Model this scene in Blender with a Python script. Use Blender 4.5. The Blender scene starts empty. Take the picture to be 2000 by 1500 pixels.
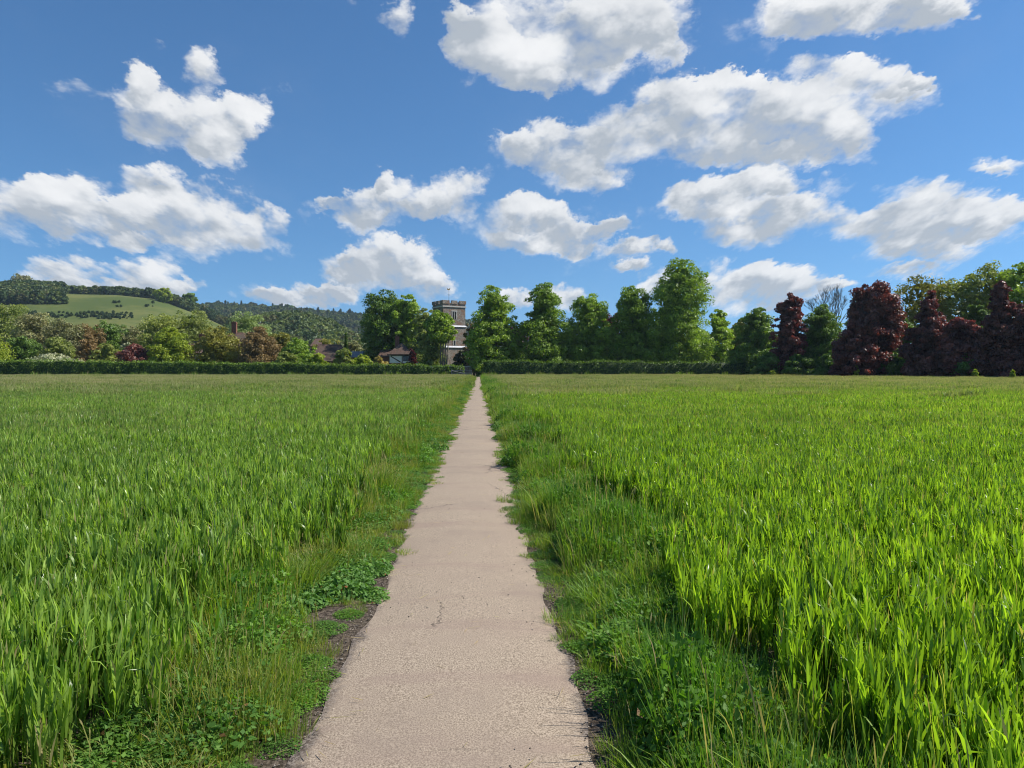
import bpy, math, random
import numpy as np
from mathutils import Vector, Matrix, Euler

R = math.radians
scene = bpy.context.scene
col = scene.collection
rnd = random.Random(7)

# ------------------------------------------------------------------ camera
CAM = Vector((0.116, 0.0, 1.6))
YAW, PITCH, FPX = R(-2.53), R(-1.18), 1450.0
cd = bpy.data.cameras.new('camera')
cam = bpy.data.objects.new('camera', cd)
col.objects.link(cam)
cd.sensor_width = 36.0
cd.lens = 36.0 * FPX / 2000.0
cd.clip_start = 0.05
cd.clip_end = 12000.0
cam.location = CAM
cam.rotation_euler = (math.pi / 2 + PITCH, 0, YAW)
scene.camera = cam
CM = Euler((math.pi / 2 + PITCH, 0, YAW)).to_matrix()


def ray(px, py):
    """tangents (x per metre of depth, z per metre of depth) of a direction seen in the photograph"""
    d = CM @ Vector(((px - 1000) / FPX, (750 - py) / FPX, -1.0))
    return d.x / d.y, d.z / d.y


def at(px, Y):
    return CAM.x + ray(px, 720)[0] * Y


def zat(py, Y, px=1000):
    return CAM.z + ray(px, py)[1] * Y


# ------------------------------------------------------------------ sun, sky
SUN_AZ = R(84)      # clockwise from the path's direction (+Y)
SUN_EL = R(46)
sund = bpy.data.lights.new('sun', 'SUN')
sund.energy = 5.0
sund.angle = R(0.5)
sund.color = (1.0, 0.95, 0.87)
sun = bpy.data.objects.new('sun', sund)
col.objects.link(sun)
sdir = Vector((math.sin(SUN_AZ) * math.cos(SUN_EL), math.cos(SUN_AZ) * math.cos(SUN_EL), math.sin(SUN_EL)))
sun.rotation_euler = sdir.to_track_quat('Z', 'Y').to_euler()
sun.location = (40, 20, 60)

scene.view_settings.view_transform = 'Standard'
scene.view_settings.look = 'None'
scene.view_settings.gamma = 1.0
scene.view_settings.exposure = 0.45
scene.render.engine = 'CYCLES'
scene.cycles.max_bounces = 6
scene.cycles.diffuse_bounces = 3
scene.cycles.glossy_bounces = 2
scene.cycles.transmission_bounces = 4
scene.cycles.transparent_max_bounces = 4
scene.cycles.sample_clamp_indirect = 4.0
scene.cycles.pixel_filter_type = 'BLACKMAN_HARRIS'
scene.cycles.filter_width = 1.1
scene.cycles.use_denoising = True

world = bpy.data.worlds.new('World')
scene.world = world
world.use_nodes = True
wt = world.node_tree
wt.nodes.clear()


class NT:
    def __init__(s, tree):
        s.t = tree

    def n(s, typ, **kw):
        nd = s.t.nodes.new(typ)
        for k, v in kw.items():
            setattr(nd, k, v)
        return nd

    def put(s, sock, v):
        if isinstance(v, bpy.types.NodeSocket):
            s.t.links.new(v, sock)
        elif v is not None:
            sock.default_value = v

    def math(s, op, a, b=None, c=None, clamp=False):
        nd = s.n('ShaderNodeMath', operation=op, use_clamp=clamp)
        s.put(nd.inputs[0], a); s.put(nd.inputs[1], b); s.put(nd.inputs[2], c)
        return nd.outputs[0]

    def vec(s, op, a, b=None, c=None, out=0):
        nd = s.n('ShaderNodeVectorMath', operation=op)
        s.put(nd.inputs[0], a)
        if op == 'SCALE':
            s.put(nd.inputs['Scale'], b)
        else:
            s.put(nd.inputs[1], b); s.put(nd.inputs[2], c)
        return nd.outputs[out]

    def comb(s, x, y, z=0.0):
        nd = s.n('ShaderNodeCombineXYZ')
        s.put(nd.inputs[0], x); s.put(nd.inputs[1], y); s.put(nd.inputs[2], z)
        return nd.outputs[0]

    def noise(s, v, scale, detail=3.0, rough=0.55, dist=0.0, out='Fac', lac=2.0):
        nd = s.n('ShaderNodeTexNoise')
        s.put(nd.inputs['Vector'], v)
        nd.inputs['Scale'].default_value = scale
        nd.inputs['Detail'].default_value = detail
        nd.inputs['Roughness'].default_value = rough
        nd.inputs['Distortion'].default_value = dist
        nd.inputs['Lacunarity'].default_value = lac
        return nd.outputs[out]

    def mix(s, f, a, b, blend='MIX'):
        nd = s.n('ShaderNodeMix', data_type='RGBA', blend_type=blend)
        s.put(nd.inputs['Factor'], f); s.put(nd.inputs['A'], a); s.put(nd.inputs['B'], b)
        for o in nd.outputs:
            if o.type == 'RGBA':
                return o

    def mixin(s, f, a, b, blend='MIX'):
        nd = s.n('ShaderNodeMix', data_type='RGBA', blend_type=blend)
        s.put(nd.inputs[0], f)
        ca = [i for i in nd.inputs if i.type == 'RGBA']
        s.put(ca[0], a); s.put(ca[1], b)
        return [o for o in nd.outputs if o.type == 'RGBA'][0]

    def ramp(s, f, a, b, c0=0.0, c1=1.0, smooth=True):
        nd = s.n('ShaderNodeMapRange')
        nd.interpolation_type = 'SMOOTHSTEP' if smooth else 'LINEAR'
        s.put(nd.inputs[0], f)
        nd.inputs[1].default_value = a; nd.inputs[2].default_value = b
        nd.inputs[3].default_value = c0; nd.inputs[4].default_value = c1
        return nd.outputs[0]


# photo positions of the cumulus puffs (turned into sky directions below)
CLOUDS = [
    (395, 130, 40, 52), (292, 205, 62, 50), (372, 240, 115, 48), (474, 235, 50, 44), (430, 285, 52, 34), (275, 165, 34, 34),
    (40, 405, 110, 58), (130, 385, 72, 55), (175, 435, 80, 34), (285, 345, 66, 30), (300, 420, 100, 50), (410, 400, 95, 52), (400, 470, 95, 42),
    (505, 445, 60, 38), (250, 470, 34, 15), (230, 410, 55, 34),
    (112, 526, 76, 34), (275, 540, 80, 40), (200, 570, 150, 22), (365, 562, 40, 18),
    (590, 578, 108, 26), (540, 580, 45, 18), (645, 578, 48, 18),
    (740, 505, 60, 36), (675, 520, 50, 28), (798, 520, 60, 36), (840, 568, 62, 26), (745, 545, 95, 24),
    (757, 405, 82, 46), (700, 410, 46, 42), (645, 400, 22, 16), (890, 392, 48, 46), (746, 355, 17, 24), (835, 415, 40, 22),
    (1035, 440, 108, 46), (1050, 412, 62, 28), (1060, 475, 90, 24), (1135, 462, 46, 30), (1190, 440, 34, 20),
    (1100, 50, 165, 75), (1230, 40, 120, 70), (1010, 125, 110, 52), (1130, 120, 105, 55), (960, 90, 55, 55), (1300, 80, 34, 40), (1060, 165, 60, 26),
    (1270, 270, 170, 52), (1450, 235, 180, 70), (1600, 205, 150, 70), (1730, 160, 80, 34), (1090, 290, 90, 42), (1010, 300, 50, 36), (1140, 340, 76, 30),
    (1640, 280, 68, 34), (1430, 175, 80, 30), (1500, 310, 110, 24), (1330, 200, 66, 46), (1790, 158, 34, 15),
    (1430, 400, 125, 50), (1370, 390, 66, 42), (1580, 430, 100, 36), (1440, 465, 90, 22), (1500, 358, 70, 24),
    (1840, 415, 120, 56), (1780, 455, 100, 44), (1930, 440, 80, 40), (1820, 500, 90, 30), (1985, 410, 34, 28), (1760, 535, 70, 14), (1940, 340, 44, 9, .6),
    (1650, 15, 150, 52), (1790, 35, 90, 44), (1560, 20, 60, 46), (1860, 18, 50, 26),
    (1450, 565, 120, 48), (1540, 553, 90, 34), (1640, 556, 36, 12), (1285, 562, 44, 24),
    (1245, 488, 56, 18), (1300, 480, 22, 16), (1235, 525, 34, 13), (1010, 578, 32, 20), (1110, 575, 46, 24), (762, 22, 34, 36), (895, 45, 26, 40),
    (150, 192, 60, 26, .38), (205, 205, 40, 20, .4), (530, 172, 30, 14, .4), (315, 110, 24, 26, .35), (795, 140, 26, 14, .4), (660, 20, 50, 26, .33), (900, 20, 60, 60, .4),
    (1690, 340, 60, 30, .33), (1780, 200, 60, 30, .4), (1310, 140, 40, 30, .35), (1600, 120, 50, 26, .4), (950, 350, 40, 26, .38), (610, 405, 26, 30, .38), (540, 490, 50, 22, .4),
    (1210, 400, 50, 60, .35), (1480, 60, 60, 60, .42), (1700, 470, 60, 60, .42), (1620, 375, 50, 26, .45), (1960, 330, 60, 16, .5), (100, 355, 60, 20, .4), (1180, 505, 70, 40, .4), (1050, 590, 70, 30, .38),
]


def build_sky():
    g = NT(wt)
    tc = g.n('ShaderNodeTexCoord')
    sep = g.n('ShaderNodeSeparateXYZ')
    wt.links.new(tc.outputs['Generated'], sep.inputs[0])
    ay = g.math('MAXIMUM', g.math('ABSOLUTE', sep.outputs[1]), 0.02)
    u = g.math('DIVIDE', sep.outputs[0], ay)
    v = g.math('MAXIMUM', g.math('DIVIDE', sep.outputs[2], ay), 0.0)
    vb = g.math('ADD', v, 0.3)
    q = g.comb(g.math('DIVIDE', u, vb), g.math('MULTIPLY', g.math('LOGARITHM', vb, math.e), 1.25), 0.37)
    # ragged outline: warp the direction with two octaves of noise, scaled with elevation
    w1 = g.noise(q, 2.6, 2.0, 0.5, out='Color')
    w2 = g.noise(q, 10.0, 7.0, 0.68, out='Color')
    wv = g.vec('ADD', g.vec('SCALE', g.vec('SUBTRACT', w1, (0.5, 0.5, 0.5)), 0.06),
               g.vec('SCALE', g.vec('SUBTRACT', w2, (0.5, 0.5, 0.5)), 0.13))
    p = g.vec('ADD', g.comb(u, v, 0.0), g.vec('SCALE', wv, vb))
    p = g.vec('MULTIPLY', p, (1, 1, 0))
    f1 = g.noise(q, 8.0, 9.0, 0.64)
    vr = g.n('ShaderNodeTexVoronoi', feature='SMOOTH_F1')
    g.put(vr.inputs['Vector'], g.vec('ADD', q, g.vec('SCALE', w2, 0.05)))
    vr.inputs['Scale'].default_value = 9.0; vr.inputs['Detail'].default_value = 3.0
    vr.inputs['Roughness'].default_value = 0.6; vr.inputs['Smoothness'].default_value = 0.25
    bil = g.math('SUBTRACT', 0.62, vr.outputs['Distance'])
    f2 = g.noise(g.vec('ADD', q, (0.03, 0.045, 0.0)), 8.0, 4.0, 0.5)
    f3 = g.noise(q, 8.0, 4.0, 0.5)
    rel = g.math('MULTIPLY', g.math('SUBTRACT', f3, f2), 1.5)
    rel = g.math('ADD', rel, g.math('MULTIPLY', g.math('SUBTRACT', g.noise(q, 3.4, 3.0, 0.5), 0.5), 0.9))
    sky = g.n('ShaderNodeTexSky', sky_type='NISHITA')
    sky.sun_disc = False
    wt.links.new(g.comb(sep.outputs[0], sep.outputs[1], g.math('MULTIPLY_ADD', g.math('MAXIMUM', sep.outputs[2], 0.0), 0.92, 0.085)), sky.inputs['Vector'])
    sky.sun_elevation = SUN_EL
    sky.sun_rotation = SUN_AZ
    sky.air_density = 1.0
    sky.dust_density = 0.05
    sky.ozone_density = 1.6
    skyc = g.mixin(1.0, sky.outputs[0], (0.52, 0.86, 1.12, 1), 'MULTIPLY')
    # thin veil of old cloud between the puffs
    veil = g.math('MULTIPLY', g.ramp(g.noise(q, 2.0, 5.0, 0.6), 0.5, 0.85), 0.05)
    skyc = g.mixin(veil, skyc, (6.0, 6.4, 7.0, 1))

    blobs = []
    for (px, py, rx, ry, *thin) in CLOUDS:
        cu, cv = ray(px, py)
        ru = abs(ray(px + rx, py)[0] - ray(px - rx, py)[0]) / 2 * 1.36
        rv = abs(ray(px, py + ry)[1] - ray(px, py - ry)[1]) / 2 * 1.36
        blobs.append((cu, cv, ru, rv, thin[0] if thin else 1.0))
    # the sky is cut into fans of azimuth only so that each ray has few puffs to weigh
    edges = [-99] + [ray(e, 400)[0] for e in (250, 520, 800, 1100, 1330, 1560, 1760)] + [99]

    def fan(e0, e1):
        W, V, k, pk = None, None, 0, p
        for (cu, cv, ru, rv, wt_) in blobs:
            if cu + ru + 0.09 < e0 or cu - ru - 0.09 > e1:
                continue
            if k and k % 4 == 0:
                pk = g.vec('MULTIPLY_ADD', V, (1e-7, 1e-7, 1e-7), p)
            k += 1
            qq = g.vec('MULTIPLY_ADD', pk, (1 / ru, 1 / rv, 0), (-cu / ru, -cv / rv, 0))
            w = g.math('MULTIPLY_ADD', g.vec('DOT_PRODUCT', qq, qq, out=1), -1.0, 1.0, clamp=True)
            if wt_ != 1.0:
                w = g.math('MULTIPLY', w, wt_)
            V = g.vec('MULTIPLY', qq, w) if V is None else g.vec('MULTIPLY_ADD', qq, w, V)
            W = w if W is None else g.math('ADD', W, w)
        # light: sunlit tops and right flanks, grey undersides where the cloud is thick
        nrm = g.vec('SCALE', V, g.math('DIVIDE', 1.0, g.math('MAXIMUM', W, 0.15)))
        nl = g.vec('DOT_PRODUCT', nrm, (0.30, 0.85, 0), out=1)
        field = g.math('MULTIPLY_ADD', g.math('SUBTRACT', f1, 0.5), 1.45, g.math('MINIMUM', W, 1.1))
        field = g.math('MULTIPLY_ADD', bil, 0.6, field)
        # crisp sunlit tops, frayed undersides
        soft = g.ramp(nl, -0.5, 0.5, 1.05, 0.62)
        dens = g.math('MULTIPLY', g.ramp(g.math('DIVIDE', g.math('SUBTRACT', field, -0.03), soft), 0.0, 1.0), g.ramp(W, 0.0, 0.25))
        shade = g.math('MULTIPLY', g.ramp(W, 0.35, 1.25), g.ramp(g.math('ADD', nl, rel), -0.42, 0.42, 1.0, 0.0))
        L = g.math('ADD', g.math('MULTIPLY_ADD', shade, -1.0, 1.0), g.math('MULTIPLY_ADD', g.math('SUBTRACT', bil, 0.12), 0.35, g.math('MULTIPLY', rel, 0.4)), clamp=True)
        ccol = g.mixin(L, (4.0, 4.4, 4.9, 1), (8.1, 8.15, 8.2, 1))
        bg = g.n('ShaderNodeBackground')
        bg.inputs['Strength'].default_value = 0.085
        wt.links.new(g.mixin(g.math('MULTIPLY', dens, 0.97), skyc, ccol), bg.inputs['Color'])
        return bg.outputs[0]

    def branch(i, j):
        if j - i == 1:
            return fan(edges[i], edges[j])
        m = (i + j) // 2
        mx = g.n('ShaderNodeMixShader')
        wt.links.new(g.math('GREATER_THAN', u, edges[m]), mx.inputs[0])
        wt.links.new(branch(i, m), mx.inputs[1])
        wt.links.new(branch(m, j), mx.inputs[2])
        return mx.outputs[0]
    o = g.n('ShaderNodeOutputWorld')
    wt.links.new(branch(0, len(edges) - 1), o.inputs[0])


build_sky()
world.cycles.sampling_method = 'MANUAL'
world.cycles.sample_map_resolution = 512


# ------------------------------------------------------------------ object helpers
def tag(o, label=None, cat=None, group=None, kind=None):
    if label: o['label'] = label
    if cat: o['category'] = cat
    if group: o['group'] = group
    if kind: o['kind'] = kind
    return o


def empty(name, loc, rz=0.0):
    o = bpy.data.objects.new(name, None)
    o.empty_display_size = 0.5
    o.location = loc
    o.rotation_euler = (0, 0, rz)
    col.objects.link(o)
    return o


def np_mesh(name, verts, quads, attrs=None, smooth=False):
    verts = np.asarray(verts, dtype=np.float32).reshape(-1, 3)
    quads = np.asarray(quads, dtype=np.int32).reshape(-1, 4)
    me = bpy.data.meshes.new(name)
    me.vertices.add(len(verts))
    me.vertices.foreach_set('co', verts.ravel())
    me.loops.add(quads.size)
    me.loops.foreach_set('vertex_index', quads.ravel())
    me.polygons.add(len(quads))
    me.polygons.foreach_set('loop_start', np.arange(0, quads.size, 4, dtype=np.int32))
    me.polygons.foreach_set('loop_total', np.full(len(quads), 4, dtype=np.int32))
    if smooth:
        me.polygons.foreach_set('use_smooth', np.ones(len(quads), dtype=bool))
    for k, a in (attrs or {}).items():
        at_ = me.attributes.new(k, 'FLOAT', 'POINT')
        at_.data.foreach_set('value', np.asarray(a, dtype=np.float32).ravel())
    me.update(calc_edges=True)
    return me


def link(name, me, mat, parent=None, loc=None):
    o = bpy.data.objects.new(name, me)
    if mat is not None:
        me.materials.clear()
        me.materials.append(mat)
    if loc is not None:
        o.location = loc
    col.objects.link(o)
    if parent is not None:
        o.parent = parent
    return o


class MB:
    """collects boxes, tubes and polygons into one mesh"""
    def __init__(s):
        s.v, s.f = [], []

    def poly(s, pts):
        b = len(s.v)
        s.v += [tuple(p) for p in pts]
        s.f.append(tuple(range(b, b + len(pts))))

    def box(s, x0, x1, y0, y1, z0, z1):
        b = len(s.v)
        s.v += [(x0, y0, z0), (x1, y0, z0), (x1, y1, z0), (x0, y1, z0), (x0, y0, z1), (x1, y0, z1), (x1, y1, z1), (x0, y1, z1)]
        for f in ((0, 3, 2, 1), (4, 5, 6, 7), (0, 1, 5, 4), (1, 2, 6, 5), (2, 3, 7, 6), (3, 0, 4, 7)):
            s.f.append(tuple(b + i for i in f))

    def frustum(s, bot, top, z0, z1):
        """bot/top = (x0,x1,y0,y1)"""
        b = len(s.v)
        for (x0, x1, y0, y1), z in ((bot, z0), (top, z1)):
            s.v += [(x0, y0, z), (x1, y0, z), (x1, y1, z), (x0, y1, z)]
        for f in ((0, 3, 2, 1), (4, 5, 6, 7), (0, 1, 5, 4), (1, 2, 6, 5), (2, 3, 7, 6), (3, 0, 4, 7)):
            s.f.append(tuple(b + i for i in f))

    def tube(s, pts, rad, n=6):
        b0 = len(s.v)
        P = [Vector(p) for p in pts]
        up = Vector((0.3, 0.9, 0.1)).normalized()
        for i, p in enumerate(P):
            d = (P[min(i + 1, len(P) - 1)] - P[max(i - 1, 0)])
            d = d.normalized() if d.length > 0 else Vector((0, 0, 1))
            a = d.cross(up)
            if a.length < 0.05:
                a = d.cross(Vector((1, 0, 0)))
            a.normalize(); c = d.cross(a)
            for k in range(n):
                t = 2 * math.pi * k / n
                s.v.append(tuple(p + (a * math.cos(t) + c * math.sin(t)) * rad[i]))
        for i in range(len(P) - 1):
            for k in range(n):
                s.f.append((b0 + i * n + k, b0 + i * n + (k + 1) % n, b0 + (i + 1) * n + (k + 1) % n, b0 + (i + 1) * n + k))
        s.f.append(tuple(b0 + k for k in range(n))[::-1])
        s.f.append(tuple(b0 + (len(P) - 1) * n + k for k in range(n)))

    def build(s, name, mat, parent=None, smooth=False, loc=None):
        me = bpy.data.meshes.new(name)
        me.from_pydata(s.v, [], s.f)
        me.update()
        if smooth:
            for p in me.polygons: p.use_smooth = True
        return link(name, me, mat, parent, loc)


# ------------------------------------------------------------------ materials
def new_mat(name):
    m = bpy.data.materials.new(name)
    m.use_nodes = True
    m.node_tree.nodes.clear()
    return m, NT(m.node_tree)


def finish(m, g, shader, disp=None):
    o = g.n('ShaderNodeOutputMaterial')
    m.node_tree.links.new(shader, o.inputs['Surface'])
    return m


def bsdf(g, color, rough=0.6, spec=0.3, bump=None, bstr=0.5, bdist=0.02):
    b = g.n('ShaderNodeBsdfPrincipled')
    g.put(b.inputs['Base Color'], color)
    g.put(b.inputs['Roughness'], rough)
    g.put(b.inputs['Specular IOR Level'], spec)
    if bump is not None:
        bn = g.n('ShaderNodeBump')
        bn.inputs['Strength'].default_value = bstr
        bn.inputs['Distance'].default_value = bdist
        g.put(bn.inputs['Height'], bump)
        g.t.links.new(bn.outputs[0], b.inputs['Normal'])
    return b.outputs[0]


def c4(c):
    return (c[0], c[1], c[2], 1.0)


def leaf_mat(name, c1, c2, tr_col=None, tr=0.35, rough=0.5, spec=0.3, dry=(0.28, 0.20, 0.10), patch=None, patch_scale=0.05):
    m, g = new_mat(name)
    a = g.n('ShaderNodeAttribute', attribute_name='tint')
    d = g.n('ShaderNodeAttribute', attribute_name='dry')
    oi = g.n('ShaderNodeObjectInfo')
    c = g.mixin(a.outputs['Fac'], c4(c1), c4(c2))
    if patch is not None:
        geo = g.n('ShaderNodeNewGeometry')
        pn = g.ramp(g.noise(geo.outputs['Position'], patch_scale, 4.0, 0.6), 0.42, 0.62)
        c = g.mixin(pn, c, g.mixin(0.5, c, c4(patch)))
    c = g.mixin(d.outputs['Fac'], c, c4(dry))
    hv = g.n('ShaderNodeHueSaturation')
    g.put(hv.inputs['Value'], g.math('MULTIPLY_ADD', oi.outputs['Random'], 0.3, 0.85))
    g.put(hv.inputs['Hue'], g.math('MULTIPLY_ADD', oi.outputs['Random'], -0.012, 0.506))
    g.put(hv.inputs['Color'], c)
    c = hv.outputs[0]
    b = bsdf(g, c, rough, spec)
    t = g.n('ShaderNodeBsdfTranslucent')
    tc = g.mixin(1.0, c, c4(tr_col or (1.35, 1.25, 0.5)), 'MULTIPLY')
    g.put(t.inputs['Color'], tc)
    mx = g.n('ShaderNodeMixShader')
    mx.inputs[0].default_value = tr
    g.t.links.new(b, mx.inputs[1]); g.t.links.new(t.outputs[0], mx.inputs[2])
    return finish(m, g, mx.outputs[0])


def noise_mat(name, ca, cb, scale, rough=0.85, spec=0.2, detail=6, bstr=0.4, bdist=0.02, space='Object', cc=None, scale2=None, sharp=0.2):
    m, g = new_mat(name)
    tc = g.n('ShaderNodeTexCoord')
    n1 = g.noise(tc.outputs[space], scale, detail, 0.6)
    f = g.ramp(n1, 0.5 - sharp, 0.5 + sharp)
    c = g.mixin(f, c4(ca), c4(cb))
    if cc is not None:
        c = g.mixin(g.ramp(g.noise(tc.outputs[space], scale2, 4, 0.6), 0.45, 0.68), c, c4(cc))
    return finish(m, g, bsdf(g, c, rough, spec, n1, bstr, bdist))


M = {}
M['wheat'] = leaf_mat('wheat_leaf', (0.048, 0.115, 0.010), (0.330, 0.500, 0.050), (1.7, 1.75, 0.5), tr=0.44, rough=0.36, spec=0.45, dry=(0.42, 0.33, 0.18), patch=(0.15, 0.24, 0.05), patch_scale=0.06)
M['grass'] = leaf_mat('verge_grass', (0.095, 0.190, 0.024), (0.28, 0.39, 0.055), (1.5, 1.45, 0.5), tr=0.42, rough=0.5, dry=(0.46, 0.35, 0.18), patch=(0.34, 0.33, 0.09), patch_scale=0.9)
M['lush'] = leaf_mat('lush_grass', (0.065, 0.160, 0.018), (0.260, 0.400, 0.045), (1.5, 1.5, 0.5), tr=0.42, rough=0.5, dry=(0.36, 0.29, 0.16), patch=(0.15, 0.20, 0.045), patch_scale=0.8)  # greener growth, with the right verge's shade also put into the colour
M['wheat_frontlit'] = leaf_mat('frontlit_wheat_leaf', (0.052, 0.118, 0.016), (0.340, 0.490, 0.085), (1.6, 1.7, 0.6), tr=0.42, rough=0.36, spec=0.45, dry=(0.42, 0.33, 0.18), patch=(0.15, 0.22, 0.07), patch_scale=0.06)  # bluer copy of wheat: the left field's frontal light put into colour
M['wheat_far'] = leaf_mat('wheat_far_leaf', (0.085, 0.155, 0.028), (0.290, 0.380, 0.090), (1.4, 1.4, 0.6), tr=0.42, rough=0.5, spec=0.35, dry=(0.52, 0.42, 0.26), patch=(0.30, 0.30, 0.12), patch_scale=0.035)
M['weed'] = leaf_mat('weed_leaf', (0.060, 0.155, 0.020), (0.180, 0.330, 0.045), (1.5, 1.7, 0.5), tr=0.35, rough=0.55, spec=0.2, dry=(0.22, 0.12, 0.05), patch=(0.08, 0.16, 0.04), patch_scale=0.9)
M['cover'] = leaf_mat('cover_leaf', (0.070, 0.165, 0.035), (0.16, 0.29, 0.06), (1.4, 1.6, 0.6), tr=0.3, rough=0.55, spec=0.2, dry=(0.25, 0.08, 0.03))
M['lime'] = leaf_mat('lime_leaf', (0.123, 0.202, 0.025), (0.325, 0.448, 0.062), (1.5, 1.6, 0.5), tr=0.33)
M['dark'] = leaf_mat('dark_leaf', (0.075, 0.138, 0.023), (0.196, 0.299, 0.046), (1.4, 1.5, 0.5), tr=0.28)
M['bright'] = leaf_mat('bright_leaf', (0.190, 0.260, 0.022), (0.400, 0.460, 0.050), (1.5, 1.5, 0.5), tr=0.35)
M['mid'] = leaf_mat('mid_leaf', (0.150, 0.195, 0.045), (0.340, 0.370, 0.095), (1.4, 1.5, 0.5), tr=0.33)
M['olive'] = leaf_mat('olive_leaf', (0.172, 0.187, 0.035), (0.312, 0.296, 0.055), (1.4, 1.3, 0.5), tr=0.33)
M['brown'] = leaf_mat('brown_leaf', (0.19, 0.135, 0.055), (0.32, 0.22, 0.085), (1.2, 1.1, 0.6), tr=0.3)
M['budding'] = leaf_mat('budding_leaf', (0.220, 0.204, 0.094), (0.352, 0.363, 0.154), (1.2, 1.2, 0.6), tr=0.3)
M['willow'] = leaf_mat('willow_leaf', (0.187, 0.265, 0.094), (0.312, 0.390, 0.140), (1.3, 1.3, 0.6), tr=0.33)
M['copper'] = leaf_mat('copper_leaf', (0.048, 0.018, 0.020), (0.270, 0.100, 0.066), (1.8, 0.8, 0.6), tr=0.25, spec=0.5)
M['maroon'] = leaf_mat('maroon_leaf', (0.060, 0.012, 0.014), (0.144, 0.024, 0.024), (1.6, 0.8, 0.6), tr=0.3)
M['golden'] = leaf_mat('golden_leaf', (0.42, 0.33, 0.08), (0.62, 0.50, 0.16), (1.2, 1.1, 0.6), tr=0.3)
M['blossom'] = leaf_mat('blossom_leaf', (0.16, 0.20, 0.07), (0.62, 0.62, 0.40), (1.1, 1.1, 0.8), tr=0.25)
M['hedge'] = leaf_mat('hedge_leaf', (0.025, 0.058, 0.010), (0.210, 0.320, 0.038), (1.4, 1.5, 0.5), tr=0.28)
M['yew'] = leaf_mat('yew_leaf', (0.036, 0.046, 0.014), (0.102, 0.102, 0.030), (1.2, 1.1, 0.5), tr=0.2)
M['bark'] = noise_mat('bark', (0.07, 0.055, 0.04), (0.16, 0.13, 0.10), 4.0)
M['pale_bark'] = noise_mat('pale_bark', (0.14, 0.12, 0.085), (0.28, 0.24, 0.17), 4.0)
M['stone'] = noise_mat('flint_wall', (0.14, 0.118, 0.098), (0.37, 0.32, 0.265), 3.2, cc=(0.25, 0.15, 0.10), scale2=0.9)
M['ashlar'] = noise_mat('pale_stone', (0.42, 0.40, 0.36), (0.58, 0.56, 0.51), 2.5)
M['lead'] = noise_mat('lead_slope', (0.45, 0.46, 0.48), (0.6, 0.6, 0.62), 2.5, rough=0.5)
M['tile'] = noise_mat('clay_tile', (0.075, 0.048, 0.038), (0.155, 0.095, 0.072), 2.2, cc=(0.11, 0.09, 0.065), scale2=0.8)
M['brick'] = noise_mat('brick', (0.14, 0.060, 0.042), (0.26, 0.12, 0.08), 5.0)
M['render'] = noise_mat('white_render', (0.74, 0.74, 0.72), (0.82, 0.82, 0.80), 1.2)
M['timber'] = noise_mat('dark_timber', (0.02, 0.017, 0.015), (0.05, 0.04, 0.032), 6.0)
M['greywood'] = noise_mat('weathered_wood', (0.16, 0.155, 0.14), (0.30, 0.29, 0.27), 8.0)
M['slate'] = noise_mat('grey_slate', (0.22, 0.23, 0.24), (0.36, 0.36, 0.37), 3.0)
M['iron'] = noise_mat('dark_iron', (0.03, 0.03, 0.03), (0.06, 0.055, 0.05), 8.0, rough=0.5)
M['gilt'] = noise_mat('old_gilt', (0.20, 0.15, 0.06), (0.30, 0.22, 0.09), 8.0, rough=0.4)


def glass_mat():
    m, g = new_mat('window_glass')
    return finish(m, g, bsdf(g, (0.03, 0.035, 0.04, 1), 0.12, 0.6))


M['glass'] = glass_mat()


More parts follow.
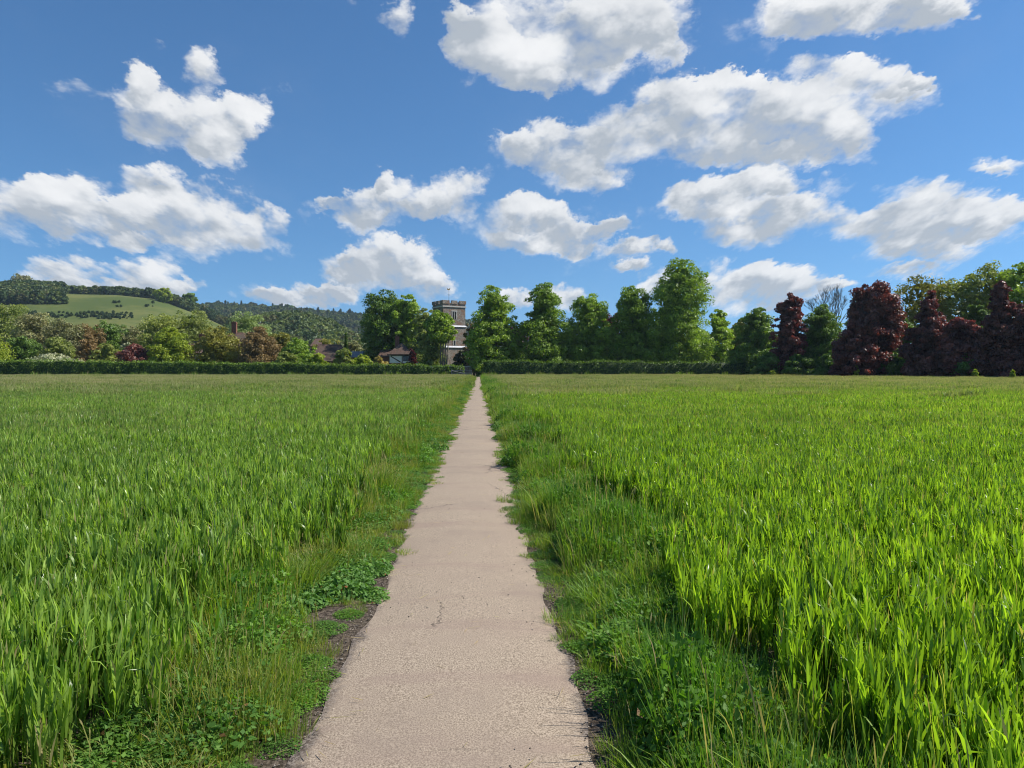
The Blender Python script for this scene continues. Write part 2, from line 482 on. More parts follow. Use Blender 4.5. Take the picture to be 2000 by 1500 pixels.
def path_mat():
    m, g = new_mat('path_sand')
    geo = g.n('ShaderNodeNewGeometry')
    P = geo.outputs['Position']
    sep = g.n('ShaderNodeSeparateXYZ'); g.put(sep.inputs[0], P)
    grain = g.noise(P, 120.0, 4.0, 0.75)
    grain2 = g.noise(P, 60.0, 4.0, 0.65)
    vor = g.n('ShaderNodeTexVoronoi'); g.put(vor.inputs['Vector'], P); vor.inputs['Scale'].default_value = 130.0
    c = g.mixin(g.ramp(grain, 0.36, 0.64), (0.15, 0.115, 0.083, 1), (0.475, 0.385, 0.290, 1))
    c = g.mixin(g.ramp(vor.outputs['Distance'], 0.0, 0.28, 0.35, 0.0), c, (0.13, 0.10, 0.08, 1))
    big = g.noise(P, 1.1, 5.0, 0.6)
    c = g.mixin(g.ramp(big, 0.35, 0.7, 0.0, 0.45), c, (0.34, 0.265, 0.20, 1))
    # cross-wise undulating bands of wear along the path
    str_ = g.noise(g.vec('MULTIPLY', P, (0.35, 1.6, 1.0)), 1.3, 4.0, 0.6)
    c = g.mixin(g.ramp(str_, 0.50, 0.70, 0.0, 0.65), c, (0.27, 0.20, 0.16, 1))
    st = g.noise(P, 0.55, 6.0, 0.65)
    c = g.mixin(g.ramp(st, 0.48, 0.66, 0.0, 0.6), c, (0.24, 0.19, 0.15, 1))
    cv_ = g.n('ShaderNodeTexVoronoi', feature='DISTANCE_TO_EDGE')
    g.put(cv_.inputs['Vector'], g.vec('ADD', P, g.vec('SCALE', g.noise(P, 3.0, 5.0, 0.65, out='Color'), 0.35)))
    cv_.inputs['Scale'].default_value = 0.55
    ck = g.math('MULTIPLY', g.ramp(cv_.outputs['Distance'], 0.0015, 0.0045, 1.0, 0.0), g.ramp(g.noise(P, 0.8, 2.0, 0.5), 0.5, 0.58))
    c = g.mixin(g.math('MULTIPLY', ck, 0.8), c, (0.07, 0.055, 0.045, 1))
    # dark grit that has spilled on to the edges
    ax = g.math('ABSOLUTE', sep.outputs[0])
    e = g.math('ADD', ax, g.math('MULTIPLY', g.math('SUBTRACT', g.noise(P, 3.5, 6.0, 0.7), 0.5), 0.32))
    ef = g.ramp(g.math('ADD', e, g.math('MULTIPLY', g.math('SUBTRACT', grain2, 0.5), 0.16)), 0.55, 0.63)
    grit = g.mixin(g.ramp(grain2, 0.42, 0.62), (0.055, 0.043, 0.036, 1), (0.24, 0.20, 0.165, 1))
    c = g.mixin(ef, c, grit)
    h = g.math('ADD', g.math('MULTIPLY', grain, 0.6), g.math('MULTIPLY', grain2, 0.5))
    return finish(m, g, bsdf(g, c, 0.95, 0.15, h, 0.55, 0.006))


def soil_mat():
    m, g = new_mat('soil')
    geo = g.n('ShaderNodeNewGeometry')
    P = geo.outputs['Position']
    n1 = g.noise(P, 40.0, 6.0, 0.7)
    n2 = g.noise(P, 3.0, 5.0, 0.6)
    c = g.mixin(g.ramp(n1, 0.4, 0.64), (0.035, 0.026, 0.020, 1), (0.17, 0.135, 0.105, 1))
    c = g.mixin(g.ramp(n2, 0.35, 0.75, 0.0, 0.5), c, (0.11, 0.09, 0.05, 1))
    # away from the field the ground is rough pasture
    sep = g.n('ShaderNodeSeparateXYZ'); g.put(sep.inputs[0], P)
    far = g.ramp(sep.outputs[1], 136.0, 142.0)
    gr = g.mixin(g.noise(P, 0.35, 5.0, 0.6), (0.045, 0.080, 0.022, 1), (0.10, 0.14, 0.04, 1))
    c = g.mixin(far, c, gr)
    return finish(m, g, bsdf(g, c, 0.95, 0.1, n1, 0.8, 0.02))


def hill_mat():
    m, g = new_mat('hill_grass')
    geo = g.n('ShaderNodeNewGeometry')
    P = geo.outputs['Position']
    n1 = g.noise(P, 0.012, 6.0, 0.6)
    n2 = g.noise(P, 0.12, 5.0, 0.65)
    c = g.mixin(g.ramp(n1, 0.4, 0.6), (0.072, 0.100, 0.026, 1), (0.135, 0.145, 0.042, 1))
    c = g.mixin(g.ramp(n2, 0.48, 0.7, 0.0, 0.55), c, (0.07, 0.105, 0.03, 1))
    return finish(m, g, bsdf(g, c, 0.95, 0.1))


M['path'] = path_mat()
M['soil'] = soil_mat()
M['hill'] = hill_mat()


# ------------------------------------------------------------------ ground, path, hills
def grid_mesh(name, X, Y, Z):
    ny, nx = X.shape
    v = np.stack([X, Y, Z], -1).reshape(-1, 3)
    i = np.arange(ny - 1)[:, None] * nx + np.arange(nx - 1)[None, :]
    q = np.stack([i, i + 1, i + nx + 1, i + nx], -1).reshape(-1, 4)
    return np_mesh(name, v, q, smooth=True)


g_ = MB()
S = 6000
g_.poly([(-S, -S, 0), (S, -S, 0), (S, S, 0), (-S, S, 0)])
tag(g_.build('ground', M['soil']), kind='structure')

rng = np.random.default_rng(5)
ys = np.concatenate([np.linspace(-6, 14, 300), np.linspace(14.2, 150, 240)])
def wob(y, ph):
    return (0.022 * np.sin(y * 1.3 + ph) + 0.016 * np.sin(y * 3.7 + 2 * ph) + 0.014 * np.sin(y * 9.1 + 3 * ph)) * np.clip(6 / np.maximum(y, 1), .15, 1) + 0.03 * np.sin(y * 0.31 + ph)
ts = np.linspace(0, 1, 13)
xl = -0.61 + wob(ys, 0.7) - 0.05 * np.exp(-((ys - 2.5) / 2.0) ** 2)
xr = 0.61 + wob(ys, 2.9)
X = xl[:, None] * (1 - ts) + xr[:, None] * ts
Yg = np.repeat(ys[:, None], 13, 1)
Z = 0.004 + 0.028 * (1 - (2 * ts[None, :] - 1) ** 2) + 0.004 * np.sin(Yg * 2.1)
tag(link('path', grid_mesh('path', X, Yg, Z), M['path']), kind='structure')


# hills: a meadow down on the left, a longer wooded ridge behind it, a low wooded spur in front of that
def interp_px(tab):
    us = np.array([ray(p, 720)[0] for p, _ in tab])
    vs = np.array([ray(p, y)[1] for p, y in tab])
    return us, vs


H1 = interp_px([(-500, 595), (-200, 580), (0, 573), (60, 570), (150, 576), (230, 577), (300, 584), (350, 599), (400, 618), (440, 636), (500, 658), (570, 695), (640, 722), (2600, 724)])
H2 = interp_px([(-600, 640), (0, 620), (300, 612), (430, 607), (500, 612), (560, 614), (640, 621), (720, 629), (800, 634), (900, 637), (1000, 650), (1120, 690), (1300, 716), (1500, 724), (2600, 724)])
H3 = interp_px([(-600, 724), (420, 724), (470, 668), (520, 648), (580, 644), (625, 652), (680, 682), (760, 712), (830, 724), (2600, 724)])


def sstep(t):
    t = np.clip(t, 0, 1)
    return t * t * (3 - 2 * t)


def hill_z(x, y):
    y = np.maximum(y, 1.0)
    u = (x - CAM.x) / y
    z1 = (np.interp(u, *H1) * 760 + 3) * sstep((y - 330) / 430) * (1 - 0.5 * sstep((y - 780) / 500)) - 3
    z2 = (np.interp(u, *H2) * 1450 + 3) * sstep((y - 850) / 600) - 3
    z3 = (np.interp(u, *H3) * 620 + 3) * sstep((y - 400) / 220) * (1 - 0.9 * sstep((y - 640) / 250)) - 3
    z = np.maximum(np.maximum(z1, z2), z3)
    return z + 0.9 * np.sin(x * 0.021 + 1.0) * np.sin(y * 0.017) * (z > 3)


uu = np.linspace(-1.25, 1.0, 240)
yy = np.concatenate([np.linspace(240, 900, 110), np.linspace(910, 2600, 90)])
Yh, Uh = np.meshgrid(yy, uu, indexing='ij')
Xh = CAM.x + Uh * Yh
tag(link('hills', grid_mesh('hills', Xh, Yh, hill_z(Xh, Yh)), M['hill']), kind='structure')


# ------------------------------------------------------------------ leaf ribbons, crowns
def ribbons(rng, base, az, L, W, lean, curve, K=4, twist=0.4, tint=None, dry=None, prof=None):
    N = len(L)
    t = np.linspace(0, 1, K + 1)
    th = lean[:, None] + curve[:, None] * (t[None, :] ** 1.3)
    seg = (L / K)[:, None]
    dx = np.sin(th[:, :-1]) * seg
    dz = np.cos(th[:, :-1]) * seg
    r = np.concatenate([np.zeros((N, 1)), np.cumsum(dx, 1)], 1)
    z = np.concatenate([np.zeros((N, 1)), np.cumsum(dz, 1)], 1)
    ca, sa = np.cos(az)[:, None], np.sin(az)[:, None]
    P = np.stack([base[:, 0:1] + r * ca, base[:, 1:2] + r * sa, base[:, 2:3] + z], -1)
    if prof is None:
        prof = np.interp(t, [0, 0.35, 0.75, 1], [0.55, 1.0, 0.6, 0.04])
    tw = rng.normal(0, twist, N)[:, None] + rng.normal(0, twist, N)[:, None] * t[None, :]
    perp = np.stack([-sa * np.ones_like(t)[None, :], ca * np.ones_like(t)[None, :], np.zeros((N, K + 1))], -1)
    nrm = np.stack([-np.cos(th) * ca, -np.cos(th) * sa, np.sin(th)], -1)
    side = perp * np.cos(tw)[..., None] + nrm * np.sin(tw)[..., None]
    hw = (W[:, None] * prof[None, :] / 2)[..., None]
    A, B = P - side * hw, P + side * hw
    V = np.stack([A, B], 2).reshape(N, -1, 3)
    n2 = 2 * (K + 1)
    k = np.arange(K)
    f = np.stack([2 * k, 2 * k + 1, 2 * k + 3, 2 * k + 2], -1)
    F = (np.arange(N)[:, None, None] * n2 + f[None]).reshape(-1, 4)
    tint = rng.random(N) if tint is None else tint
    dry = np.zeros(N) if dry is None else dry
    return V.reshape(-1, 3), F, np.repeat(tint, n2), np.repeat(dry, n2)


class Acc:
    def __init__(s):
        s.V, s.F, s.T, s.D, s.n = [], [], [], [], 0

    def add(s, V, F, T, D):
        s.V.append(V); s.F.append(F + s.n); s.T.append(T); s.D.append(D)
        s.n += len(V)

    def mesh(s, name, smooth=False):
        return np_mesh(name, np.concatenate(s.V), np.concatenate(s.F),
                       {'tint': np.concatenate(s.T), 'dry': np.concatenate(s.D)}, smooth)


def kites(rng, C, nrm, size, tint, dry=None, aspect=0.62):
    """leaf-shaped quads at C facing nrm"""
    N = len(C)
    a = rng.normal(size=(N, 3))
    a -= nrm * (a * nrm).sum(1, keepdims=True)
    a /= np.linalg.norm(a, axis=1, keepdims=True) + 1e-9
    b = np.cross(nrm, a)
    s = size[:, None]
    fold = nrm * s * 0.22
    V = np.stack([C - a * s, C + b * s * aspect - fold, C + a * s, C - b * s * aspect - fold], 1).reshape(-1, 3)
    F = np.arange(4 * N).reshape(-1, 4)
    return V, F, np.repeat(tint, 4), np.repeat(np.zeros(N) if dry is None else dry, 4)


def unit(a):
    return a / (np.linalg.norm(a, axis=-1, keepdims=True) + 1e-9)


PROF = {
    'round': [(0, .5), (.12, .82), (.4, 1), (.7, .95), (.9, .72), (1, .45)],
    'lime': [(0, .85), (.12, 1), (.35, .98), (.55, .84), (.75, .68), (.9, .55), (1, .25)],
    'tall': [(0, .9), (.2, 1), (.42, .85), (.55, .72), (.70, .92), (.88, .66), (1, .25)],
    'bush': [(0, .90), (.3, 1), (.65, .85), (.88, .5), (1, .2)],
    'cone': [(0, 1), (.3, .8), (.6, .5), (.85, .22), (1, .04)],
    'skirt': [(0, .95), (.3, 1), (.6, .88), (.82, .62), (1, .15)],
    'spire': [(0, 1.1), (.25, 1.1), (.5, .85), (.68, .52), (.85, .36), (1, .12)],
    'vase': [(0, .25), (.25, .55), (.6, .95), (.85, .85), (1, .3)],
}


def crown_mesh(name, H, z0, Rx, prof, nclump, per, leaf, seed, jag=1.0, loose=0.0, drop=0.0, csz=0.82):
    rg = np.random.default_rng(seed)
    tt, rr = np.array(PROF[prof]).T
    t = rg.random(nclump * 4)
    r = np.interp(t, tt, rr)
    keep = rg.random(len(t)) < (r + 0.15) / 1.15
    t, r = t[keep][:nclump], r[keep][:nclump]
    n = len(t)
    az = rg.random(n) * 2 * math.pi
    hc = H - z0
    cs = Rx * csz * (0.12 + 0.24 * rg.random(n) ** 1.3) * (0.6 + 0.5 * r)
    lim = np.maximum(Rx * r - cs * 0.40, 0)
    # low-frequency lopsidedness so that the outline is uneven
    lob = 1 + 0.13 * jag * np.sin(az * 2 + seed) + 0.12 * jag * np.sin(az * 3 + t * 9 + seed * 1.7)
    rad = lim * np.sqrt(0.40 + 0.60 * rg.random(n)) * lob
    C = np.stack([rad * np.cos(az), rad * np.sin(az), z0 + cs * 0.5 + t * (hc - cs)], -1)
    acc = Acc()
    idx = np.repeat(np.arange(n), (per * (cs / cs.mean()) ** 1.5).astype(int) + 8)
    d = unit(rg.normal(size=(len(idx), 3)) + np.array([0, 0, 0.35]))
    rho = 0.55 + 0.5 * rg.random(len(idx)) + loose * rg.random(len(idx))
    P = C[idx] + d * (cs[idx] * rho)[:, None] * np.array([1.15, 1.15, 0.72])
    P[:, 2] -= drop * cs[idx] * rg.random(len(idx))
    P[:, 2] = np.maximum(P[:, 2], z0 * 0.6)
    nr = unit(d + rg.normal(size=d.shape) * 0.55)
    ct = rg.random(n)
    tint = np.clip(0.55 * ct[idx] + 0.6 * rg.random(len(idx)) - 0.05, 0, 1)
    acc.add(*kites(rg, P, nr, leaf * (0.6 + 0.8 * rg.random(len(idx))), tint))
    # sparse oversized leaves added inside to block light, in the darker tints
    m = int(len(idx) * 0.12)
    t2 = rg.random(m); r2 = np.interp(t2, tt, rr) * Rx * 0.62 * np.sqrt(rg.random(m)); a2 = rg.random(m) * 6.283
    P2 = np.stack([r2 * np.cos(a2), r2 * np.sin(a2), z0 + 0.04 * hc + t2 * hc * 0.86], -1)
    acc.add(*kites(rg, P2, unit(rg.normal(size=P2.shape)), np.full(m, leaf * 2.4), rg.random(m) * 0.4))
    return acc.mesh(name), C


def trunk_mesh(H, z0, rad, C, seed, nl=9):
    rg = random.Random(seed)
    mb = MB()
    lean = (rg.uniform(-.03, .03) * H, rg.uniform(-.03, .03) * H)
    top = H * 0.82
    pts = [(lean[0] * k * k + (rg.uniform(-.1, .1) if 0 < k else 0), lean[1] * k * k, -0.3 + (top + 0.3) * k) for k in (0, .08, .3, .55, .8, 1)]
    mb.tube(pts, [rad * 1.5, rad, rad * .85, rad * .6, rad * .35, rad * .1], 8)
    sel = sorted(range(len(C)), key=lambda i: rg.random())[:nl]
    for i in sel:
        c = C[i]
        z = max(z0 * 0.6, min(top * 0.9, c[2] - abs(rg.uniform(.2, .4)) * math.hypot(c[0], c[1]) - 0.3))
        k = z / top
        b = (lean[0] * k * k, lean[1] * k * k, z)
        mid = ((b[0] + c[0]) * .5, (b[1] + c[1]) * .5, z * .6 + c[2] * .4)
        mb.tube([b, mid, tuple(c)], [rad * .38 * (1.1 - k), rad * .24, rad * .06], 5)
    return mb


def tree(name, px, ytop, half, Y, mat, prof, label, cat='tree', group=None, z0=None, nclump=70, per=130, leaf=0.24, seed=1,
         bark='bark', loose=0.0, jag=1.0, drop=0.0, trunk=True, zb=0.0):
    H = zat(ytop, Y, px) - zb
    Rx = half / FPX * Y
    z0 = (0.12 * H) if z0 is None else z0
    me, C = crown_mesh(name + '_crown', H, z0, Rx, prof, nclump, per, leaf, seed, jag, loose, drop)
    x = at(px, Y)
    if not trunk:
        o = link(name, me, M[mat], None, (x, Y, zb))
        return tag(o, label, cat, group)
    e = empty(name, (x, Y, zb))
    tag(e, label, cat, group)
    link('crown', me, M[mat], e)
    trunk_mesh(H, z0, max(0.06, H * 0.018), C, seed).build('trunk', M[bark], e, smooth=True)
    return e


# ------------------------------------------------------------------ instancing of stuff on points
def protos(name, meshes, mat):
    c = bpy.data.collections.new(name)
    for i, me in enumerate(meshes):
        me.materials.clear(); me.materials.append(mat if not isinstance(mat, (list, tuple)) else mat[i])
        o = bpy.data.objects.new('%s_%s' % (name, 'abcdefghijklmnop'[i]), me)
        c.objects.link(o)
    return c


def scatter(name, pts, rot, scl, idx, coll, label, cat, mat_slot=None, group=None):
    me = bpy.data.meshes.new(name)
    n = len(pts)
    me.vertices.add(n)
    me.vertices.foreach_set('co', np.asarray(pts, dtype=np.float32).ravel())
    for k, a in (('rot', rot), ('scl', scl)):
        t = me.attributes.new(k, 'FLOAT_VECTOR', 'POINT')
        t.data.foreach_set('vector', np.asarray(a, dtype=np.float32).ravel())
    t = me.attributes.new('pick', 'INT', 'POINT')
    t.data.foreach_set('value', np.asarray(idx, dtype=np.int32))
    o = bpy.data.objects.new(name, me)
    col.objects.link(o)
    ng = bpy.data.node_groups.new(name + '_spread', 'GeometryNodeTree')
    ng.interface.new_socket('Geometry', in_out='INPUT', socket_type='NodeSocketGeometry')
    ng.interface.new_socket('Geometry', in_out='OUTPUT', socket_type='NodeSocketGeometry')
    gi = ng.nodes.new('NodeGroupInput'); go = ng.nodes.new('NodeGroupOutput')
    iop = ng.nodes.new('GeometryNodeInstanceOnPoints')
    ci = ng.nodes.new('GeometryNodeCollectionInfo')
    ci.inputs['Collection'].default_value = coll
    ci.inputs['Separate Children'].default_value = True
    ci.inputs['Reset Children'].default_value = True
    def attr(nm, typ):
        a = ng.nodes.new('GeometryNodeInputNamedAttribute'); a.data_type = typ
        a.inputs['Name'].default_value = nm
        return a.outputs['Attribute']
    L = ng.links.new
    L(gi.outputs[0], iop.inputs['Points'])
    L(ci.outputs[0], iop.inputs['Instance'])
    iop.inputs['Pick Instance'].default_value = True
    L(attr('pick', 'INT'), iop.inputs['Instance Index'])
    L(attr('rot', 'FLOAT_VECTOR'), iop.inputs['Rotation'])
    L(attr('scl', 'FLOAT_VECTOR'), iop.inputs['Scale'])
    L(iop.outputs[0], go.inputs[0])
    md = o.modifiers.new('spread', 'NODES'); md.node_group = ng
    return tag(o, label, cat, group, 'stuff')


# ------------------------------------------------------------------ the wheat
def wheat_patch(name, size, nshoot, nleaf, wid, seed, K=4, heads=0.0, h=0.50, lean=0.22, ll=0.42):
    rg = np.random.default_rng(seed)
    acc = Acc()
    npl = max(3, nshoot // 6)
    pl = (rg.random((npl, 2)) - 0.5) * size
    who = rg.integers(0, npl, nshoot)
    base = np.zeros((nshoot, 3)); base[:, :2] = pl[who] + rg.normal(0, 1.0, (nshoot, 2)) * wid * 1.35
    hh = h * rg.normal(1.0, 0.06, nshoot) * rg.normal(1.0, 0.12, npl)[who]
    ti = np.clip(rg.random(npl)[who] * .7 + rg.random(nshoot) * .3, 0, 1)
    # stems
    acc.add(*ribbons(rg, base, rg.random(nshoot) * 6.28, hh * 0.72, np.full(nshoot, wid * 0.32), np.abs(rg.normal(0, .06, nshoot)), np.zeros(nshoot), 2, 0.3, ti * 0.5, np.zeros(nshoot), np.array([1, 1, .6])))
    for k in range(nleaf):
        z = hh * (0.20 + 0.62 * (k + 0.5) / nleaf) + rg.normal(0, .03, nshoot)
        b = base.copy(); b[:, 2] = z
        L = h * ll * rg.normal(1.0, 0.13, nshoot) * (1.05 - 0.15 * (k == nleaf - 1))
        ln = np.abs(rg.normal(lean, 0.12, nshoot))
        cv = np.where(rg.random(nshoot) < 0.09, rg.uniform(1.2, 2.4, nshoot), np.abs(rg.normal(0.20, 0.2, nshoot)))
        dr = ((rg.random(nshoot) < (0.12 if k == 0 else 0.02)) * rg.uniform(.5, 1, nshoot))
        acc.add(*ribbons(rg, b, rg.random(nshoot) * 6.28, L, wid * rg.uniform(.75, 1.2, nshoot), ln, cv, K, 0.5, np.clip(ti + rg.normal(0, .25, nshoot), 0, 1), dr))
    nh = int(nshoot * heads)
    if nh:
        b = np.zeros((nh, 3)); b[:, :2] = (rg.random((nh, 2)) - 0.5) * size
        a = rg.random(nh) * 6.28
        L = h * rg.uniform(1.0, 1.28, nh); ln = np.abs(rg.normal(.05, .06, nh))
        acc.add(*ribbons(rg, b, a, L, np.full(nh, wid * .22), ln, np.zeros(nh), 2, .2, rg.random(nh), np.full(nh, .35), np.array([1, 1, 1])))
        tip = np.stack([b[:, 0] + np.sin(ln) * np.cos(a) * L, b[:, 1] + np.sin(ln) * np.sin(a) * L, np.cos(ln) * L - 0.01], -1)
        acc.add(*ribbons(rg, tip, a, h * rg.uniform(.10, .17, nh), np.full(nh, wid * (.30 if wid < .03 else .5)), ln, rg.random(nh) * .5, 2, .6, rg.random(nh), rg.uniform(.55, 1, nh), np.array([.5, 1, .2])))
    return acc.mesh(name)


def jitter_grid(x0, x1, y0, y1, sp, rg, keep):
    xs = np.arange(x0, x1, sp); ysv = np.arange(y0, y1, sp)
    Xg, Yg2 = np.meshgrid(xs, ysv)
    P = np.stack([Xg.ravel(), Yg2.ravel()], -1) + (rg.random((Xg.size, 2)) - 0.5) * sp * 0.8
    return P[keep(P[:, 0], P[:, 1])]


def in_view(x, y, m=3.0):
    return (x < (y * 0.79 + m)) & (x > -(y * 0.72 + m)) & (y > -1.5)


near_w = [wheat_patch('wheat_near', 0.55, 190, 4, 0.0135, 20 + i, 3, heads=0.03, lean=.16, ll=.32, h=.43) for i in range(6)]
mid_w = [wheat_patch('wheat_mid', 1.1, 600, 3, 0.0150, 40 + i, 2, heads=0.06, lean=.15, ll=.30, h=.44) for i in range(5)]
far_w = [wheat_patch('wheat_far', 3.0, 1300, 2, 0.028, 60 + i, 2, heads=0.24) for i in range(5)]
ALLW = near_w + mid_w + far_w
P_wheat = {1: protos('wheat_patch', ALLW, [M['wheat']] * 11 + [M['wheat_far']] * 5),
           -1: protos('cool_wheat_patch', [m_.copy() for m_ in ALLW], [M['wheat_frontlit']] * 11 + [M['wheat_far']] * 5)}  # left patches take the copy with its light tinted in


def edge_l(y):
    return -1.36 + 0.13 * np.sin(y * 0.9 + 1) + 0.10 * np.sin(y * 2.3) + 0.12 * np.sin(y * 0.23)


def edge_r(y):
    return 1.38 + 0.15 * np.sin(y * 0.8 + 2) + 0.10 * np.sin(y * 2.1 + 1) + 0.15 * np.sin(y * 0.2)


def wheat(side, label):
    rg = np.random.default_rng(11 if side < 0 else 12)
    pts, idx, scl = [], [], []
    for (y0, y1, sp, half, i0, ni) in ((-1.0, 15, 0.36, .25, 0, 6), (12, 62, 0.80, .5, 6, 5), (30, 135.2, 2.2, 1.4, 11, 5)):
        def keep(x, y):
            e = edge_l(y) - half * .8 if side < 0 else edge_r(y) + half * .8
            ok = (x < e) if side < 0 else (x > e)
            # fade the two levels of detail into each other
            r = rg.random(len(x))
            if i0 == 0: ok &= r < (15 - y) / 3
            if i0 == 6: ok &= (r < (y - 12) / 3) & (r < (62 - y) / 30)
            if i0 == 11: ok &= r < (y - 30) / 28
            # the trees on the right stand forward of the hedge line
            ok &= ~((x > 42) & (y > 130 - (x - 42) * 1.35))
            return ok & in_view(x, y, 3 if i0 == 0 else 4)
        P = jitter_grid(-105 if side < 0 else 1, -1 if side < 0 else 108, y0, y1, sp, rg, keep)
        pts.append(P); idx.append(i0 + rg.integers(0, ni, len(P)))
        hs = .92 + 0.07 * np.sin(P[:, 0] * .8 + 1) * np.sin(P[:, 1] * .7) + 0.06 * rg.normal(size=len(P))
        s = np.stack([np.ones(len(P)), np.ones(len(P)), np.clip(hs, .72, 1.25)], -1)
        scl.append(s)
    P = np.concatenate(pts); n = len(P)
    # ragged dips and bumps in the canopy
    rot = np.zeros((n, 3)); rot[:, 2] = rg.random(n) * 6.283; rot[:, 0] = rg.normal(0, .04, n); rot[:, 1] = rg.normal(0, .04, n)
    scatter('wheat_crop', np.c_[P, np.zeros(n)], rot, np.concatenate(scl), np.concatenate(idx), P_wheat[side], label, 'wheat')
    print('wheat instances', n)


wheat(-1, 'green young wheat filling the field left of the sandy path')
wheat(1, 'bright backlit green wheat filling the field right of the sandy path')


# ------------------------------------------------------------------ verge plants
def tuft(name, size, n, hmin, hmax, wid, seed, dryp=0.1, seeds=0, lean=.35, K=3):
    rg = np.random.default_rng(seed)
    acc = Acc()
    b = np.zeros((n, 3)); rr = size * .5 * np.sqrt(rg.random(n)); aa = rg.random(n) * 6.28
    b[:, 0], b[:, 1] = rr * np.cos(aa), rr * np.sin(aa)
    az = aa + rg.normal(0, .9, n)
    acc.add(*ribbons(rg, b, az, rg.uniform(hmin, hmax, n), wid * rg.uniform(.6, 1.3, n), np.abs(rg.normal(lean * .6, .2, n)), np.abs(rg.normal(.6, .55, n)), K, .5,
                     rg.random(n), (rg.random(n) < dryp) * rg.uniform(.5, 1, n)))
    if seeds:
        b = np.zeros((seeds, 3)); b[:, :2] = (rg.random((seeds, 2)) - .5) * size
        a = rg.random(seeds) * 6.28; L = hmax * rg.uniform(.9, 1.3, seeds); ln = np.abs(rg.normal(.12, .1, seeds))
        acc.add(*ribbons(rg, b, a, L, np.full(seeds, .0028), ln, np.full(seeds, .0), 2, .2, rg.random(seeds), np.full(seeds, .3), np.array([1, 1, 1])))
        tip = np.stack([b[:, 0] + np.sin(ln) * np.cos(a) * L, b[:, 1] + np.sin(ln) * np.sin(a) * L, np.cos(ln) * L - .01], -1)
        acc.add(*ribbons(rg, tip, a, rg.uniform(.03, .075, seeds), np.full(seeds, .0045), ln, rg.random(seeds), 3, .6, rg.random(seeds), rg.uniform(.5, 1, seeds), np.array([.4, 1, .8, .1])))
    return acc.mesh(name)


def mound(name, rad, h, n, leaf, seed, dryp=0.02, flat=0.5, aspect=.62):
    """leafy weed: many small leaves over and inside a low dome, on thin stalks"""
    rg = np.random.default_rng(seed)
    acc = Acc()
    rr = rad * np.sqrt(rg.random(n)); aa = rg.random(n) * 6.28
    top = h * (1 - (rr / rad) ** 2 * .75) * (0.8 + .25 * np.sin(aa * 3 + seed) * rr / rad)
    z = top * rg.random(n) ** .45
    C = np.stack([rr * np.cos(aa), rr * np.sin(aa), z + .008], -1)
    nr = unit(np.stack([np.cos(aa) * rr / rad * .6, np.sin(aa) * rr / rad * .6, np.full(n, 1.0)], -1) + rg.normal(size=(n, 3)) * flat)
    acc.add(*kites(rg, C, nr, leaf * rg.uniform(.5, 1.2, n), rg.random(n), (rg.random(n) < dryp) * 1.0, aspect))
    m = max(6, n // 14)
    b = np.zeros((m, 3)); b[:, :2] = C[:m, :2] * .5
    acc.add(*ribbons(rg, b, aa[:m], h * rg.uniform(.7, 1.1, m), np.full(m, .004), np.abs(rg.normal(.2, .15, m)), np.abs(rg.normal(.3, .2, m)), 3, .3, rg.random(m) * .6, np.zeros(m), np.array([1, 1, 1, .6])))
    return acc.mesh(name)


vp, vm = [], []
def addp(me, mat):
    vp.append(me); vm.append(M[mat]); return len(vp) - 1
SHORT = [addp(tuft('t', .34, 190, .06, .16, .0045, 100 + i, .12, 2), 'grass') for i in range(3)]
TALL = [addp(tuft('t', .36, 150, .18, .40, .0062, 110 + i, .05, 3, .30, 4), 'grass') for i in range(3)]
WIRY = [addp(tuft('t', .30, 70, .12, .30, .0035, 120 + i, .15, 5, .4, 3), 'grass') for i in range(2)]
WEED = [addp(mound('m', .22, .24, 620, .017, 130 + i, .01, .7), 'weed') for i in range(3)]
COVER = [addp(mound('m', .20, .09, 330, .018, 140 + i, .008, .6, .9), 'cover') for i in range(2)]
BROAD = [addp(tuft('t', .30, 34, .18, .34, .022, 150, .05, 0, .5, 4), 'weed')]
P_verge = {-1: protos('verge_plant', vp, vm), 1: protos('lush_plant', [m_.copy() for m_ in vp], [M['lush'] if m_ is M['grass'] else m_ for m_ in vm])}  # right side swaps in the grass copy darkened for shade


